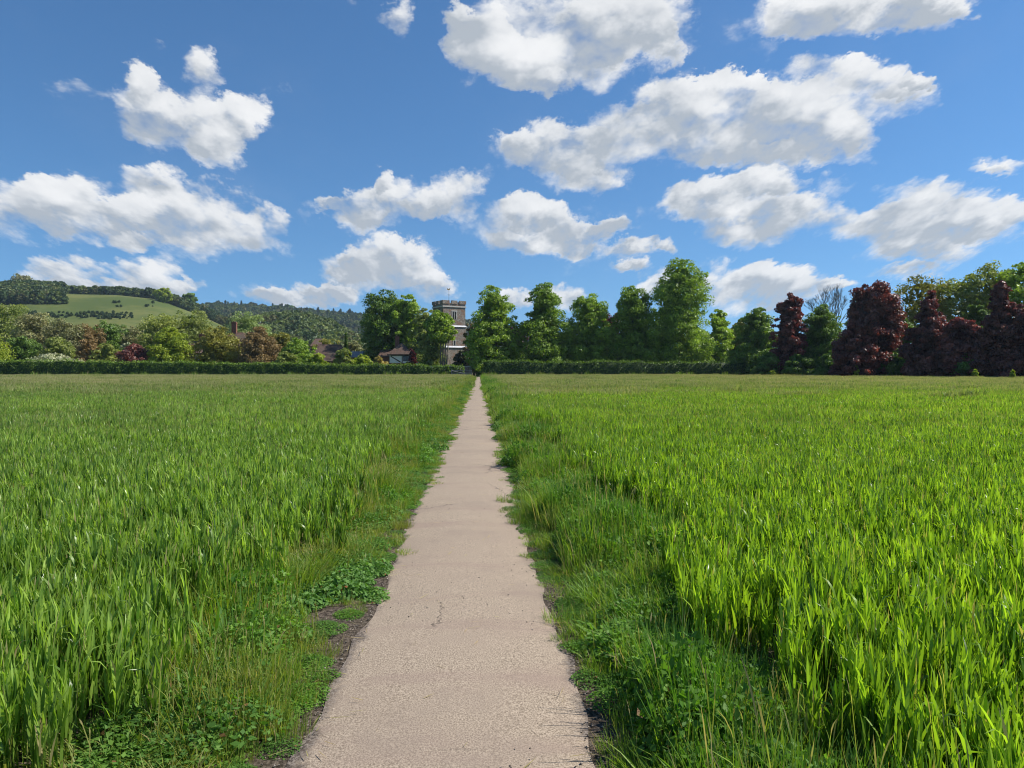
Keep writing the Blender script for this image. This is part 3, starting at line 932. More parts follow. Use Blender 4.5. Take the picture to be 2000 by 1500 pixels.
def verge(side, label):
    rg = np.random.default_rng(21 if side < 0 else 22)
    pts, idx, scl = [], [], []

    def add(x, y, kinds, s=1.0, sz=1.0):
        pts.append((x, y)); idx.append(int(rg.choice(kinds)))
        k = s * rg.uniform(.8, 1.2)
        scl.append((k, k, k * sz * rg.uniform(.85, 1.15)))
    y = 1.2
    while y < 136:
        f = 1.0 if y < 12 else (1.5 if y < 35 else 2.6)      # bigger, fewer clumps further off
        sp = .105 * f
        e_out = float(edge_l(np.array(y)) if side < 0 else edge_r(np.array(y)))
        e_in = .60 + (.06 * math.sin(y * 1.1 + (0 if side < 0 else 2)) + .04 * math.sin(y * 2.9)) * min(1, 9 / y)
        if side < 0:
            if y < 4.6: e_in = .78 + .08 * math.sin(y * 3)
            elif y < 9: e_in = .68 + .05 * math.sin(y * 1.7)
        elif y < 4.2: e_in = .74 + .08 * math.sin(y * 4)
        x = e_in
        W = abs(e_out) - e_in + .12
        while x < abs(e_out) + .12:
            t = (x - e_in) / W
            r = rg.random()
            xx = side * (x + rg.normal(0, .05 * f)); yy_ = y + rg.normal(0, .06 * f)
            nz = math.sin(xx * 2.1 + yy_ * .8) + math.sin(yy_ * 1.9 + 2) + .4 * math.sin(yy_ * .37)
            if t < .16: ff_edge = .62
            else: ff_edge = 1.0
            hm = .75 + .35 * math.sin(xx * 3.1 + yy_ * 1.4 + side) + .2 * math.sin(yy_ * 4.3)
            hm = max(.4, hm); ff = f ** .5 * ff_edge
            if side < 0:
                ivy = abs(yy_ - 5.5 + .3 * math.sin(xx * 9)) < .55 + .25 * math.sin(xx * 5 + 1) and t < .75 and r < .75
                if ivy: add(xx, yy_, COVER, .9 * ff, 1.0)
                elif t < .38:
                    if r < .25: pass
                    elif r < .58: add(xx, yy_, SHORT, .8 * ff, hm)
                    elif r < .9: add(xx, yy_, WEED, .8 * ff, .35 * hm)
                    elif y > 11: add(xx - .12, yy_, COVER, .75 * ff, 1.6)
                elif t < .72:
                    if r < .36: add(xx, yy_, SHORT, ff, 1.1 * hm)
                    elif r < .80: add(xx, yy_, WEED, ff, .65 * hm)
                    elif r < .86: add(xx, yy_, WIRY, ff, hm)
                    else: add(xx, yy_, TALL, .8 * ff, .6 * hm)
                else:
                    if r < .26: add(xx, yy_, SHORT, 1.3 * ff, 1.3 * hm)
                    elif r < .62: add(xx, yy_, WEED, ff, 1.0 * hm)
                    elif r < .70: add(xx, yy_, WIRY, 1.2 * ff, 1.1 * hm)
                    elif r < .92: add(xx, yy_, TALL, ff, .85 * hm)
                    else: add(xx, yy_, BROAD, 1.0, hm)
            elif t < .3:
                if r < .2: pass
                elif r < .6: add(xx, yy_, WEED, .8 * ff, .5 * hm)
                else: add(xx, yy_, SHORT, .9 * ff, 1.1 * hm)
            elif t < .7:
                if r < .42: add(xx, yy_, WEED, 1.05 * ff, 1.35 * hm)
                elif r < .70: add(xx, yy_, SHORT, 1.3 * ff, 1.8 * hm)
                elif r < .88: add(xx, yy_, TALL, .9 * ff, .9 * hm)
                else: add(xx, yy_, BROAD, .9, 1.0 * hm)
            else:
                if r < .40: add(xx, yy_, WEED, 1.1 * ff, 1.3 * hm)
                elif r < .58: add(xx, yy_, SHORT, 1.4 * ff, 1.6 * hm)
                elif r < .82: add(xx, yy_, TALL, ff, .95 * hm)
                else: add(xx, yy_, BROAD, 1.0, 1.2 * hm)
            x += sp * rg.uniform(.8, 1.25)
        y += sp * rg.uniform(.8, 1.2)
    n = len(pts)
    rot = np.zeros((n, 3)); rot[:, 2] = rg.random(n) * 6.283; rot[:, 0] = rg.normal(0, .08, n); rot[:, 1] = rg.normal(0, .08, n)
    scatter('grass_verge', np.c_[np.array(pts), np.zeros(n)], rot, np.array(scl), idx, P_verge[side], label, 'verge')
    print('verge', n)


verge(-1, 'short grass and creeping weeds along the left edge of the path')
verge(1, 'shaded tussocky grass and leafy weeds along the right edge of the path')


# small stones and crumbs on the path margins
def pebbles():
    rg = np.random.default_rng(31)
    n = 6800
    y = 1.5 + 12 * rg.random(n) ** 1.6
    sd = np.where(rg.random(n) < .6, -1, 1)
    x = sd * (.56 + np.abs(rg.normal(0, .16, n)))
    x = np.where(rg.random(n) < .14, rg.uniform(-.58, .58, n), x)
    C = np.stack([x, y, .030 - .024 * np.minimum(1, (x / .62) ** 2)], -1)
    s = rg.uniform(.0018, .006, n) * (1 + (rg.random(n) < .02) * 1.2)
    # squashed octahedra written as quads with two triangles folded together
    o = np.array([(1, 0, 0), (0, 1, 0), (-1, 0, 0), (0, -1, 0), (0, 0, .7), (0, 0, -.7)], float)
    ang = rg.random(n) * 6.28
    ca, sa = np.cos(ang), np.sin(ang)
    j = 1 + .35 * rg.normal(size=(n, 6, 1))
    O = o[None] * j * s[:, None, None]
    V = np.stack([O[..., 0] * ca[:, None] - O[..., 1] * sa[:, None], O[..., 0] * sa[:, None] + O[..., 1] * ca[:, None], O[..., 2]], -1) + C[:, None]
    f = np.array([(0, 1, 4, 3), (2, 3, 4, 1), (0, 3, 5, 1), (2, 1, 5, 3)])
    F = (np.arange(n)[:, None, None] * 6 + f[None]).reshape(-1, 4)
    o_ = link('gravel', np_mesh('gravel', V.reshape(-1, 3), F), noise_mat('grit', (.07, .06, .05), (.42, .36, .30), 25.0, space='Object'))
    tag(o_, 'loose dark grit and small stones along the edges of the path', 'gravel', kind='stuff')


pebbles()


def straw():
    """dead stalks and blades blown on to the path and its margins"""
    rg = np.random.default_rng(33)
    n = 420
    y = 1.6 + 16 * rg.random(n) ** 1.5
    x = np.where(rg.random(n) < .75, np.sign(rg.random(n) - .5) * (.52 + np.abs(rg.normal(0, .16, n))), rg.uniform(-.5, .5, n))
    b = np.stack([x, y, .036 - .02 * np.minimum(1, np.abs(x) ** 2 * 1.5) + .004 * rg.random(n)], -1)
    acc = Acc()
    acc.add(*ribbons(rg, b, rg.random(n) * 6.28, rg.uniform(.015, .13, n), rg.uniform(.0015, .005, n), np.full(n, 1.50), rg.normal(0, .05, n), 3, .3, rg.random(n), rg.uniform(.5, 1, n)))
    tag(link('dead_grass', acc.mesh('dead_grass'), M['grass']), 'scraps of dead straw lying on the path and its edges', 'straw', kind='stuff')


straw()

# ------------------------------------------------------------------ hedges
def hedge(name, x0, x1, y0, depth, h0, h1, label, seed, n_per=105, leaf=.13):
    rg = np.random.default_rng(seed)
    L = x1 - x0
    acc = Acc()
    def hh(x): return h0 + (h1 - h0) * (x - x0) / L + .09 * np.sin(x * .9) + .07 * np.sin(x * 2.3 + 1) + .10 * np.sin(x * .31) + .05 * np.sin(x * 5.3 + 2)
    n = int(L * n_per)
    # front, back, top, ends
    x = x0 + L * rg.random(n); z = hh(x) * rg.random(n) ** .9
    bul = .10 * np.sin(x * 1.7 + z * 2) + .08 * np.sin(x * 4.1 + 2)
    P = np.stack([x, y0 + bul - .22 * rg.random(n) + .12 * (z / 2.5) ** 2, z], -1)
    acc.add(*kites(rg, P, unit(np.array([0, -1, .3]) + rg.normal(size=(n, 3)) * .6), leaf * rg.uniform(.6, 1.3, n), rg.random(n) * .7))  # lower tints put the front's shade into the leaf colour
    n2 = int(L * n_per * .7)
    x = x0 + L * rg.random(n2)
    P = np.stack([x, y0 + depth * rg.random(n2), hh(x) + .17 * rg.normal(size=n2)], -1)
    acc.add(*kites(rg, P, unit(np.array([0, 0, 1]) + rg.normal(size=(n2, 3)) * .55), leaf * rg.uniform(.6, 1.3, n2), .35 + .65 * rg.random(n2)))  # raised tints put the sunlit top into the leaf colour
    ns = int(L * 3)
    xs_ = x0 + L * rg.random(ns)
    bs = np.stack([xs_, y0 + depth * rg.random(ns), hh(xs_) - .1], -1)
    acc.add(*ribbons(rg, bs, rg.random(ns) * 6.28, rg.uniform(.2, .55, ns), np.full(ns, .07), np.abs(rg.normal(.15, .15, ns)), rg.random(ns) * .4, 3, .6, rg.uniform(.4, 1, ns), np.zeros(ns)))
    for xe, s in ((x0, -1), (x1, 1)):
        m = int(n_per * 3)
        z = rg.random(m) * hh(np.array(xe))
        P = np.stack([xe + s * .15 * rg.random(m), y0 + depth * rg.random(m), z], -1)
        acc.add(*kites(rg, P, unit(np.array([s, 0, .2]) + rg.normal(size=(m, 3)) * .6), leaf * rg.uniform(.6, 1.3, m), rg.random(m)))
    # dense twiggy body
    K = int(L / 1.5) + 1
    xs = np.linspace(x0 + .15, x1 - .15, K)
    zs = hh(xs) - .16
    V, F = [], []
    for i, (a, b) in enumerate(zip(xs, zs)):
        V += [(a, y0 + .12, 0), (a, y0 + .14, b), (a, y0 + depth - .15, b), (a, y0 + depth - .12, 0)]
        if i:
            for k in range(3):
                F.append((4 * (i - 1) + k, 4 * i + k, 4 * i + k + 1, 4 * (i - 1) + k + 1))
    F += [(0, 1, 2, 3), (4 * (K - 1) + 3, 4 * (K - 1) + 2, 4 * (K - 1) + 1, 4 * (K - 1))]
    acc.add(np.array(V, float), np.array(F), np.full(len(V), .05), np.zeros(len(V)))
    return tag(link(name, acc.mesh(name), M['hedge']), label, 'hedge')


HY = 138.0
hedge('hedge', at(-260, HY), at(905, HY), HY, 1.8, 3.3, 2.1, 'long clipped green hedge across the field end left of the path', 3)
hedge('hedge', at(942, HY), at(1462, HY), HY, 2.2, 2.95, 2.75, 'clipped hedge with bright sunlit top right of the path below the lime trees', 4)

def headland():
    rg = np.random.default_rng(55)
    n = 9000
    x = rg.uniform(at(-260, HY), at(1480, HY), n)
    k = np.abs(x - 0) > .9
    x = x[k]; n = len(x)
    b = np.stack([x, HY - .25 - 1.6 * rg.random(n), np.zeros(n)], -1)
    acc = Acc()
    hgt = (.35 + .55 * rg.random(n)) * (1 + .5 * np.sin(x * .7) + .4 * np.sin(x * 2.9))
    acc.add(*ribbons(rg, b, rg.random(n) * 6.28, np.clip(hgt, .2, 1.3), rg.uniform(.03, .07, n), np.abs(rg.normal(.2, .15, n)), np.abs(rg.normal(.4, .4, n)), 3, .5, rg.random(n), (rg.random(n) < .12) * 1.0))
    tag(link('rough_grass', acc.mesh('rough_grass'), M['lush']), 'strip of rough uncut grass at the foot of the hedges', 'grass', kind='stuff')


headland()

# ------------------------------------------------------------------ church
def church():
    Y = 186.0
    x = at(877, Y)
    e = empty('church', (x, Y, 0), R(28))
    tag(e, 'square flint church tower with battlements and a weathervane behind the trees', 'church')
    h = 3.05
    z1, z2, z3, z4, zt = 6.8, 11.9, 16.7, 17.5, 18.35
    w = MB()
    w.box(-h - .30, h + .30, -h - .30, h + .30, 0, z1)
    w.box(-h - .12, h + .12, -h - .12, h + .12, z1 + .002, z2)
    # belfry stage around real window openings on the two seen sides
    w.box(-h, h, -h + .4, h, z2 + .002, z3)
    for (a, b, c, d) in ((-h, -.62, z2 + .002, z3), (.62, h, z2 + .002, z3), (-.62, .62, z2 + .002, 13.75), (-.62, .62, 15.65, z3)):
        w.box(a, b, -h, -h + .398, c, d)
    w.box(-h, h, -h, h, z3 + .30, z4)
    w.build('wall', M['stone'], e)
    par = MB()
    # parapet with narrow crenels
    for sx in range(4):
        c, s = math.cos(sx * math.pi / 2), math.sin(sx * math.pi / 2)
        for (a, b) in ((-h - .15, -1.35), (-.80, .80), (1.35, h + .15)):
            pts = [(a, -h - .15), (b, -h - .15), (b, -h + .25), (a, -h + .25)]
            pr = [(p[0] * c - p[1] * s, p[0] * s + p[1] * c) for p in pts]
            xs_, ys_ = [p[0] for p in pr], [p[1] for p in pr]
            k = .0015 * sx
            par.box(min(xs_) + k, max(xs_) - k, min(ys_) + k, max(ys_) - k, z4 + .003, zt - k)
    par.build('battlement', M['stone'], e)
    for (zz, hi, lo, ht) in ((z1, h + .13, h + .50, .42), (z2, h + .01, h + .30, .36)):
        m = MB()
        m.frustum((-lo, lo, -lo, lo), (-hi, hi, -hi, hi), zz + .001, zz + ht)
        m.build('string_course', M['lead'], e)
    m = MB(); m.box(-h - .16, h + .16, -h - .16, h + .16, z3 + .001, z3 + .298); m.build('string_course', M['ashlar'], e)
    # belfry window: pale surround, mullion, louvres
    f = MB()
    f.box(-.80, .80, -h - .05, -h + .1, 15.66, 15.90)
    f.box(-.62, -.50, -h - .04, -h + .1, 13.76, 15.655); f.box(.50, .62, -h - .04, -h + .1, 13.76, 15.655)
    f.box(-.06, .06, -h - .02, -h + .1, 13.76, 15.655)
    win = f.build('window', M['ashlar'], e)
    lv = MB()
    for i in range(9):
        for (a, b) in ((-.495, -.065), (.065, .495)):
            lv.box(a, b, -h + .15, -h + .33, 13.80 + i * .2, 13.86 + i * .2)
    lv.build('louvre', M['timber'], win)
    f = MB(); f.box(-.38, -.22, -h - .19, -h - .121, 7.35, 8.5); f.box(.22, .38, -h - .19, -h - .121, 7.35, 8.5); f.box(-.38, .38, -h - .19, -h - .121, 8.503, 8.7)
    win2 = f.build('window', M['ashlar'], e)
    p = MB(); p.box(-.218, .218, -h - .15, -h - .122, 7.35, 8.5); p.build('pane', M['glass'], win2)
    # nave/porch running off to the right of the tower
    n = MB()
    n.box(h + .31, h + 6.5, -h + .4, h + 1.0, 0, 6.2)
    n.build('nave_wall', M['stone'], e)
    r = MB(); r.frustum((h + .32, h + 6.8, -h + .1, h + 1.3), (h + .32, h + 6.8, -h + .9, h + .5), 6.203, 6.9); r.build('nave_roof', M['lead'], e)
    t = MB()
    t.tube([(0, 0, z4), (0, 0, 21.2)], [.05, .022], 6)
    t.box(-.38, .38, -.015, .015, 20.0, 20.04); t.box(-.015, .015, -.38, .38, 19.90, 19.94)
    vane = t.build('weathervane', M['iron'], e)
    ck = MB()
    out = [(-.55, .0), (-.42, .42), (-.18, .16), (.12, .18), (.22, .48), (.36, .56), (.46, .40), (.36, .30), (.30, .02), (.05, -.16), (-.2, -.16)]
    A = [(p_[0] * .9, -.03, 21.30 + p_[1] * .9) for p_ in out]; B = [(p_[0] * .9, .03, 21.30 + p_[1] * .9) for p_ in out]
    ck.poly(A); ck.poly(B[::-1])
    for i in range(len(A)):
        j = (i + 1) % len(A)
        ck.poly([A[j], A[i], B[i], B[j]])
    ck.build('cockerel', M['gilt'], vane)


church()


# ------------------------------------------------------------------ houses
def gable_roof(mb, x0, x1, y0, y1, ze, zr, hip=0.0, axis='x', th=.18):
    """solid gabled or hipped roof; ridge along axis"""
    if axis == 'x':
        ym = (y0 + y1) / 2
        a, b = (x0 + hip, ym, zr), (x1 - hip, ym, zr)
        c = [(x0, y0, ze), (x1, y0, ze), (x1, y1, ze), (x0, y1, ze)]
        mb.poly([c[0], c[1], b, a]); mb.poly([c[2], c[3], a, b]); mb.poly([c[1], c[2], b]); mb.poly([c[3], c[0], a])
    else:
        xm = (x0 + x1) / 2
        a, b = (xm, y0 + hip, zr), (xm, y1 - hip, zr)
        c = [(x0, y0, ze), (x1, y0, ze), (x1, y1, ze), (x0, y1, ze)]
        mb.poly([c[0], c[1], a]); mb.poly([c[1], c[2], b, a]); mb.poly([c[2], c[3], b]); mb.poly([c[3], c[0], a, b])
    mb.poly(c[::-1])
    mb.box(x0 - .02, x1 + .02, y0 - .02, y1 + .02, ze - th, ze - .003)


def chimney(parent, x, y, z0, z1, w=.9, d=.7, pots=2):
    m = MB(); m.box(x - w / 2, x + w / 2, y - d / 2, y + d / 2, z0, z1 - .35)
    m.box(x - w / 2 - .08, x + w / 2 + .08, y - d / 2 - .08, y + d / 2 + .08, z1 - .348, z1 - .12)
    m.box(x - w / 2, x + w / 2, y - d / 2, y + d / 2, z1 - .118, z1)
    c = m.build('chimney', M['brick'], parent)
    p = MB()
    for i in range(pots):
        px_ = x + (i - (pots - 1) / 2) * .38
        p.tube([(px_, y, z1 + .002), (px_, y, z1 + .35)], [.13, .10], 8)
    p.build('chimney_pot', M['tile'], c)


def cottage():
    Y = 168.0
    m = Y / FPX
    x0 = at(761, Y)
    e = empty('timber_cottage', (x0, Y, 0))
    tag(e, 'white timber framed cottage with a hipped brown tile roof beside the maroon shrub', 'house')
    W = 38 * m + .3
    ze, zr = zat(692, Y), zat(668.5, Y)
    w = MB(); w.box(0, W, 0, 6, .9, ze - .19); wl = w.build('wall', M['render'], e)
    p = MB(); p.box(-.06, W + .06, -.06, 6.06, 0, .897); p.box(-.06, W + .06, -.12, -.063, 1.9, 2.9); p.build('plinth', M['brick'], e)
    for (a0, a1) in ((.58, .62), (.97, 1.0)):
        t = MB(); t.box(W * a0, W * a1, -.04, -.001, 2.95, ze - .365); t.build('timber_post', M['timber'], e)
    t = MB(); t.box(W * .04, W, -.042, -.001, ze - .36, ze - .2); t.build('timber_rail', M['timber'], e)
    a, b = (W * .05, ze - .45), (W * .56, 2.98)
    dx, dz = b[0] - a[0], b[1] - a[1]; L = math.hypot(dx, dz); nx, nz = -dz / L * .11, dx / L * .11
    A = [(a[0] + nx, a[1] + nz), (a[0] - nx, a[1] - nz), (b[0] - nx, b[1] - nz), (b[0] + nx, b[1] + nz)]
    t = MB()
    t.poly([(q[0], -.045, q[1]) for q in A])
    for i in range(4):
        q, r = A[i], A[(i + 1) % 4]
        t.poly([(q[0], -.045, q[1]), (q[0], -.0015, q[1]), (r[0], -.0015, r[1]), (r[0], -.045, r[1])])
    t.build('timber_brace', M['timber'], e)
    f = MB()
    f.box(W * .64, W * .96, -.07, -.002, ze - 1.55, ze - 1.47); f.box(W * .64, W * .96, -.07, -.002, ze - .45, ze - .37)
    for k in (.64, .79, .95):
        f.box(W * k, W * (k + .012), -.068, -.002, ze - 1.468, ze - .452)
    wf = f.build('window', M['timber'], e)
    g = MB(); g.box(W * .645, W * .955, -.03, -.003, ze - 1.469, ze - .451); g.build('pane', M['glass'], wf)
    r = MB(); gable_roof(r, -.5, W + .55, -.5, 6.6, ze, zr, hip=2.9, axis='y'); rf = r.build('roof', M['tile'], e)
    # lower wing roof falling away to the right
    w2 = MB(); w2.box(W + .01, W + 2.2, 1.5, 6, 0, zat(702, Y)); w2.build('wing_wall', M['render'], e)
    r2 = MB(); gable_roof(r2, W - .6, W + 2.6, 1.0, 6.5, zat(701, Y) + .19, zat(688, Y), hip=1.0, axis='y'); r2.build('wing_roof', M['tile'], e)
    chimney(e, 11 * m, 4.2, ze, zat(656, Y), 8 * m, .7, 2)
    # long low roof to the left
    e2 = empty('outhouse', (at(739, Y + 5), Y + 5, 0))
    tag(e2, 'low outhouse with a dull brown tile roof left of the white cottage', 'outhouse')
    w3 = MB(); w3.box(.2, 3.0, 0, 4, 0, zat(696, Y + 5) - .19); w3.build('wall', M['brick'], e2)
    r3 = MB(); gable_roof(r3, 0, 3.2, -.3, 4.3, zat(696, Y + 5), zat(682, Y + 5), axis='x', hip=.3); r3.build('roof', M['tile'], e2)


cottage()


def house(name, px0, px1, py_eave, py_ridge, Y, dep, label, axis='x', hip=0.0, wall='brick', roof='tile', chim=None, cat='house', rz=0.0, windows=2):
    x0 = at(px0, Y); W = (px1 - px0) / FPX * Y
    e = empty(name, (x0, Y, 0), rz)
    tag(e, label, cat)
    ze, zr = zat(py_eave, Y), zat(py_ridge, Y)
    w = MB(); w.box(.25, W - .25, 0, dep, 0, ze - .19); w.build('wall', M[wall], e)
    r = MB(); gable_roof(r, 0, W, -.35, dep + .35, ze, zr, hip=hip, axis=axis); r.build('roof', M[roof], e)
    for i in range(windows):
        xc = W * (i + 1) / (windows + 1)
        f = MB(); f.box(xc - .5, xc + .5, -.05, -.002, ze - 1.6, ze - 1.5); f.box(xc - .5, xc + .5, -.05, -.002, ze - .6, ze - .5)
        f.box(xc - .5, xc - .42, -.048, -.002, ze - 1.498, ze - .602); f.box(xc + .42, xc + .5, -.048, -.002, ze - 1.498, ze - .602)
        wf = f.build('window', M['render'], e)
        g = MB(); g.box(xc - .418, xc + .418, -.03, -.003, ze - 1.497, ze - .603); g.build('pane', M['glass'], wf)
    for c in (chim or []):
        pxc, pyt, wpx = c
        chimney(e, at(pxc, Y) - x0, dep * .5, ze - .3, zat(pyt, Y), wpx / FPX * Y, .8, 2)
    return e


house('brick_house', 350, 402, 690, 666, 176, 7, 'brick house with a brown tile roof and stout chimney right of the round yellow-green tree', chim=[(385, 652, 11)], hip=1.2)
house('brick_house', 428, 480, 676, 649, 182, 7, 'brick house with a tall dark chimney between the olive tree and the copper-brown tree', chim=[(449, 629, 9)], hip=1.5)
house('barn', 606, 668, 705, 672, 172, 8, 'barn with a broad brown tile roof right of the bright green bush', hip=1.0, windows=1)
house('brick_house', 606, 634, 676, 661, 200, 7, 'dark brick house rising behind the barn roof', hip=.6, windows=1)
house('shed', 682, 708, 697, 686, 178, 5, 'small shed with a pale grey slate roof left of the big dark tree', roof='slate', axis='x', windows=1, cat='shed')


# boundary wall and gate at the path's end
def churchyard_wall():
    m = MB()
    x0, x1 = at(838, 146), at(921, 146)
    m.box(x0, x1, 146, 146.5, 0, 2.0)
    w = m.build('wall', M['stone'])
    c = MB()
    c.box(x0 - .05, x1 + .05, 145.93, 146.57, 2.002, 2.16)
    cp = c.build('coping', M['ashlar'], w)
    tag(w, 'low grey stone churchyard wall with pale coping left of the path end', 'wall')
    g = empty('field_gate', (at(906, 137.6), 137.6, 0))
    tag(g, 'weathered grey wooden field gate at the end of the hedge beside the path', 'gate')
    Wd = (922 - 881) / FPX * 137.6
    g.location.x = at(881, 137.6)
    b = MB()
    for i, z in enumerate((.35, .62, .92, 1.25)):
        b.box(.12, Wd - .12, -.02, .02, z, z + .10)
    b.box(.0, .118, -.045, .045, 0, 1.45); b.box(Wd - .118, Wd, -.045, .045, 0, 1.45)
    b.build('gate_rails', M['greywood'], g)
    d = MB(); d.tube([(.12, -.05, 1.25), (Wd - .12, -.05, .4)], [.045, .045], 4); d.build('brace', M['greywood'], g)


churchyard_wall()

# ------------------------------------------------------------------ trees of the churchyard and park
LIMES = [
    (965, 557, 54, 'lime', 'narrow lime tree standing immediately right of the church tower', 201),
    (1063, 552, 51, 'lime', 'pointed lime tree, second to the right of the church tower', 202),
    (1153, 571, 52, 'lime', 'shortest lime tree of the row, with a broken rounded top', 203),
    (1236, 556, 48, 'lime', 'slim lime tree tucked against the left side of the tallest one', 204),
    (1330, 504, 66, 'tall', 'tallest lime tree, towering over the right end of the row', 205),
]
for (px, yt, hw, pr, lab, sd) in LIMES:
    tree('lime_tree', px, yt, hw, 147 + (sd % 3), 'lime', pr, lab, group='row of lime trees behind the hedge', z0=.9, nclump=190 if pr == 'lime' else 260, per=100, leaf=.20, seed=sd, jag=1.2, drop=.2)

TREES = [
    # name, px, ytop, half, Y, mat, prof, label, z0, clumps
    ('chestnut_tree', 750, 566, 50, 180, 'dark', 'round', 'big dark domed chestnut tree behind the white cottage', .8, 130),
    ('maple_tree', 797, 574, 30, 177, 'lime', 'round', 'sunlit green tree leaning on the right side of the dark chestnut', .8, 80),
    ('ash_tree', 832, 602, 34, 172, 'mid', 'lime', 'soft grey-green tree between the dark chestnut and the church tower', .5, 80),
    ('hawthorn_tree', 926, 622, 20, 162, 'brown', 'round', 'small reddish brown tree wedged between church tower and first lime', .6, 30),
    ('park_tree', 1012, 632, 26, 172, 'copper', 'round', 'dark purple tree glimpsed between the first and second limes', .5, 40),
    ('park_tree', 1108, 640, 28, 170, 'dark', 'round', 'dark green tree glimpsed between the second and third limes', .5, 40),
    ('park_tree', 1192, 610, 34, 172, 'copper', 'round', 'reddish purple tree showing behind the third and fourth limes', .5, 50),
    ('park_tree', 1285, 596, 34, 170, 'dark', 'round', 'dark green tree filling the gap left of the tallest lime', .5, 50),
    ('park_tree', 1404, 600, 32, 152, 'lime', 'lime', 'light green tree standing at the right foot of the tallest lime', .5, 60),
    ('park_tree', 1440, 622, 30, 156, 'olive', 'bush', 'low olive green tree behind the right end of the clipped hedge', .5, 50),
    ('park_tree', 1478, 598, 46, 142, 'dark', 'skirt', 'broad mid-green tree where the clipped hedge ends', .3, 100),
    ('copper_beech', 1541, 571, 35, 128, 'copper', 'lime', 'slim copper beech between two green trees, just right of the hedge end', .3, 110),
    ('park_tree', 1604, 592, 50, 128, 'dark', 'skirt', 'wide dark green tree below the bare spreading tree', .3, 110),
    ('copper_beech', 1704, 551, 54, 112, 'copper', 'round', 'largest copper beech, wide purple dome right of the bare tree', .3, 190),
    ('copper_beech', 1668, 630, 44, 110, 'copper', 'skirt', 'lower copper beech bulging from the left foot of the largest one', .3, 90),
    ('copper_beech', 1815, 566, 44, 104, 'copper', 'spire', 'pointed copper beech in front of the tall pale green trees', .3, 130),
    ('copper_beech', 1876, 622, 38, 99, 'copper', 'round', 'low spreading copper beech left of the purple spire', .3, 90),
    ('copper_beech', 1955, 545, 42, 95, 'copper', 'spire', 'spire-shaped copper beech near the right end of the tree line', .3, 140),
    ('copper_beech', 2015, 590, 46, 92, 'copper', 'round', 'copper beech at the very end of the tree line beside the purple spire', .3, 90),
    ('sycamore_tree', 1800, 538, 62, 122, 'olive', 'vase', 'airy yellow-green sycamore rising behind the largest copper beech', 3, 90),
    ('sycamore_tree', 1880, 535, 60, 118, 'mid', 'vase', 'airy green sycamore behind the low copper beech', 3, 90),
    ('sycamore_tree', 1940, 512, 52, 114, 'mid', 'vase', 'tall sycamore showing behind the purple spire', 3, 90),
    ('sycamore_tree', 1995, 503, 46, 110, 'lime', 'vase', 'tallest sycamore, rising at the end of the tree line', 3, 90),
    ('park_tree', 1758, 612, 30, 114, 'dark', 'skirt', 'green tree wedged between the largest and the pointed copper beeches', .3, 60),
    ('park_tree', 1905, 585, 34, 103, 'dark', 'skirt', 'green tree showing just left of the purple spire', .3, 60),
    ('park_tree', 1690, 570, 40, 135, 'mid', 'round', 'green tree peeping over the left shoulder of the largest copper beech', 2, 50),
]
for i, (nm, px, yt, hw, Y, mt, pr, lab, z0, nc) in enumerate(TREES):
    loose = .45 if nm == 'sycamore_tree' else .05
    tree(nm, px, yt, hw, Y, mt, pr, lab, z0=z0, nclump=int(nc * (.85 if nm == 'sycamore_tree' else 1.45)), per=(55 if nm == 'sycamore_tree' else 100) if Y < 150 else 80, leaf=.20 if Y < 130 else .22, seed=300 + i, jag=1.3, loose=loose)

# understorey along the right-hand tree line
US = [(1500, 688, 34, 127, 'dark'), (1560, 690, 34, 122, 'dark'), (1625, 686, 36, 117, 'dark'), (1690, 682, 38, 111, 'dark'), (1755, 680, 40, 106, 'dark'),
      (1830, 678, 42, 100, 'copper'), (1900, 676, 44, 95, 'dark'), (1975, 676, 44, 90, 'copper'), (2050, 676, 44, 87, 'dark')]
ULAB = ['dark shrub filling the foot of the tree line by the hedge end', 'dark shrub under the slim copper beech', 'dark shrub under the wide dark green tree',
        'dark shrub at the foot of the largest copper beech', 'dark shrub between the largest and the pointed copper beeches', 'purple shrub under the pointed copper beech',
        'dark shrub under the low spreading copper beech', 'purple shrub at the foot of the purple spire', 'dark shrub at the far end of the tree line']
for i, (px, yt, hw, Y, mt) in enumerate(US):
    tree('shrub', px, yt, hw, Y + 3, mt, 'bush', ULAB[i], cat='shrub', z0=.05, nclump=50, per=150, leaf=.17, seed=400 + i, trunk=False, group='shrubs under the tree line')
YS = [(1508, 722, 7, 'small pale green sapling in the shade by the hedge end'), (1672, 712, 8, 'bright green sapling lit in a gap under the largest copper beech'),
      (1905, 720, 9, 'bright green sapling low under the low copper beech'), (1978, 722, 6, 'tiny bright sapling beside the last trunks')]
for i, (px, yt, hw, lab) in enumerate(YS):
    Y = 124 - (px - 1500) * .078
    tree('sapling', px, yt, hw, Y - 3, 'bright', 'bush', lab, cat='sapling', z0=.05, nclump=12, per=60, leaf=.10, seed=430 + i, trunk=False)


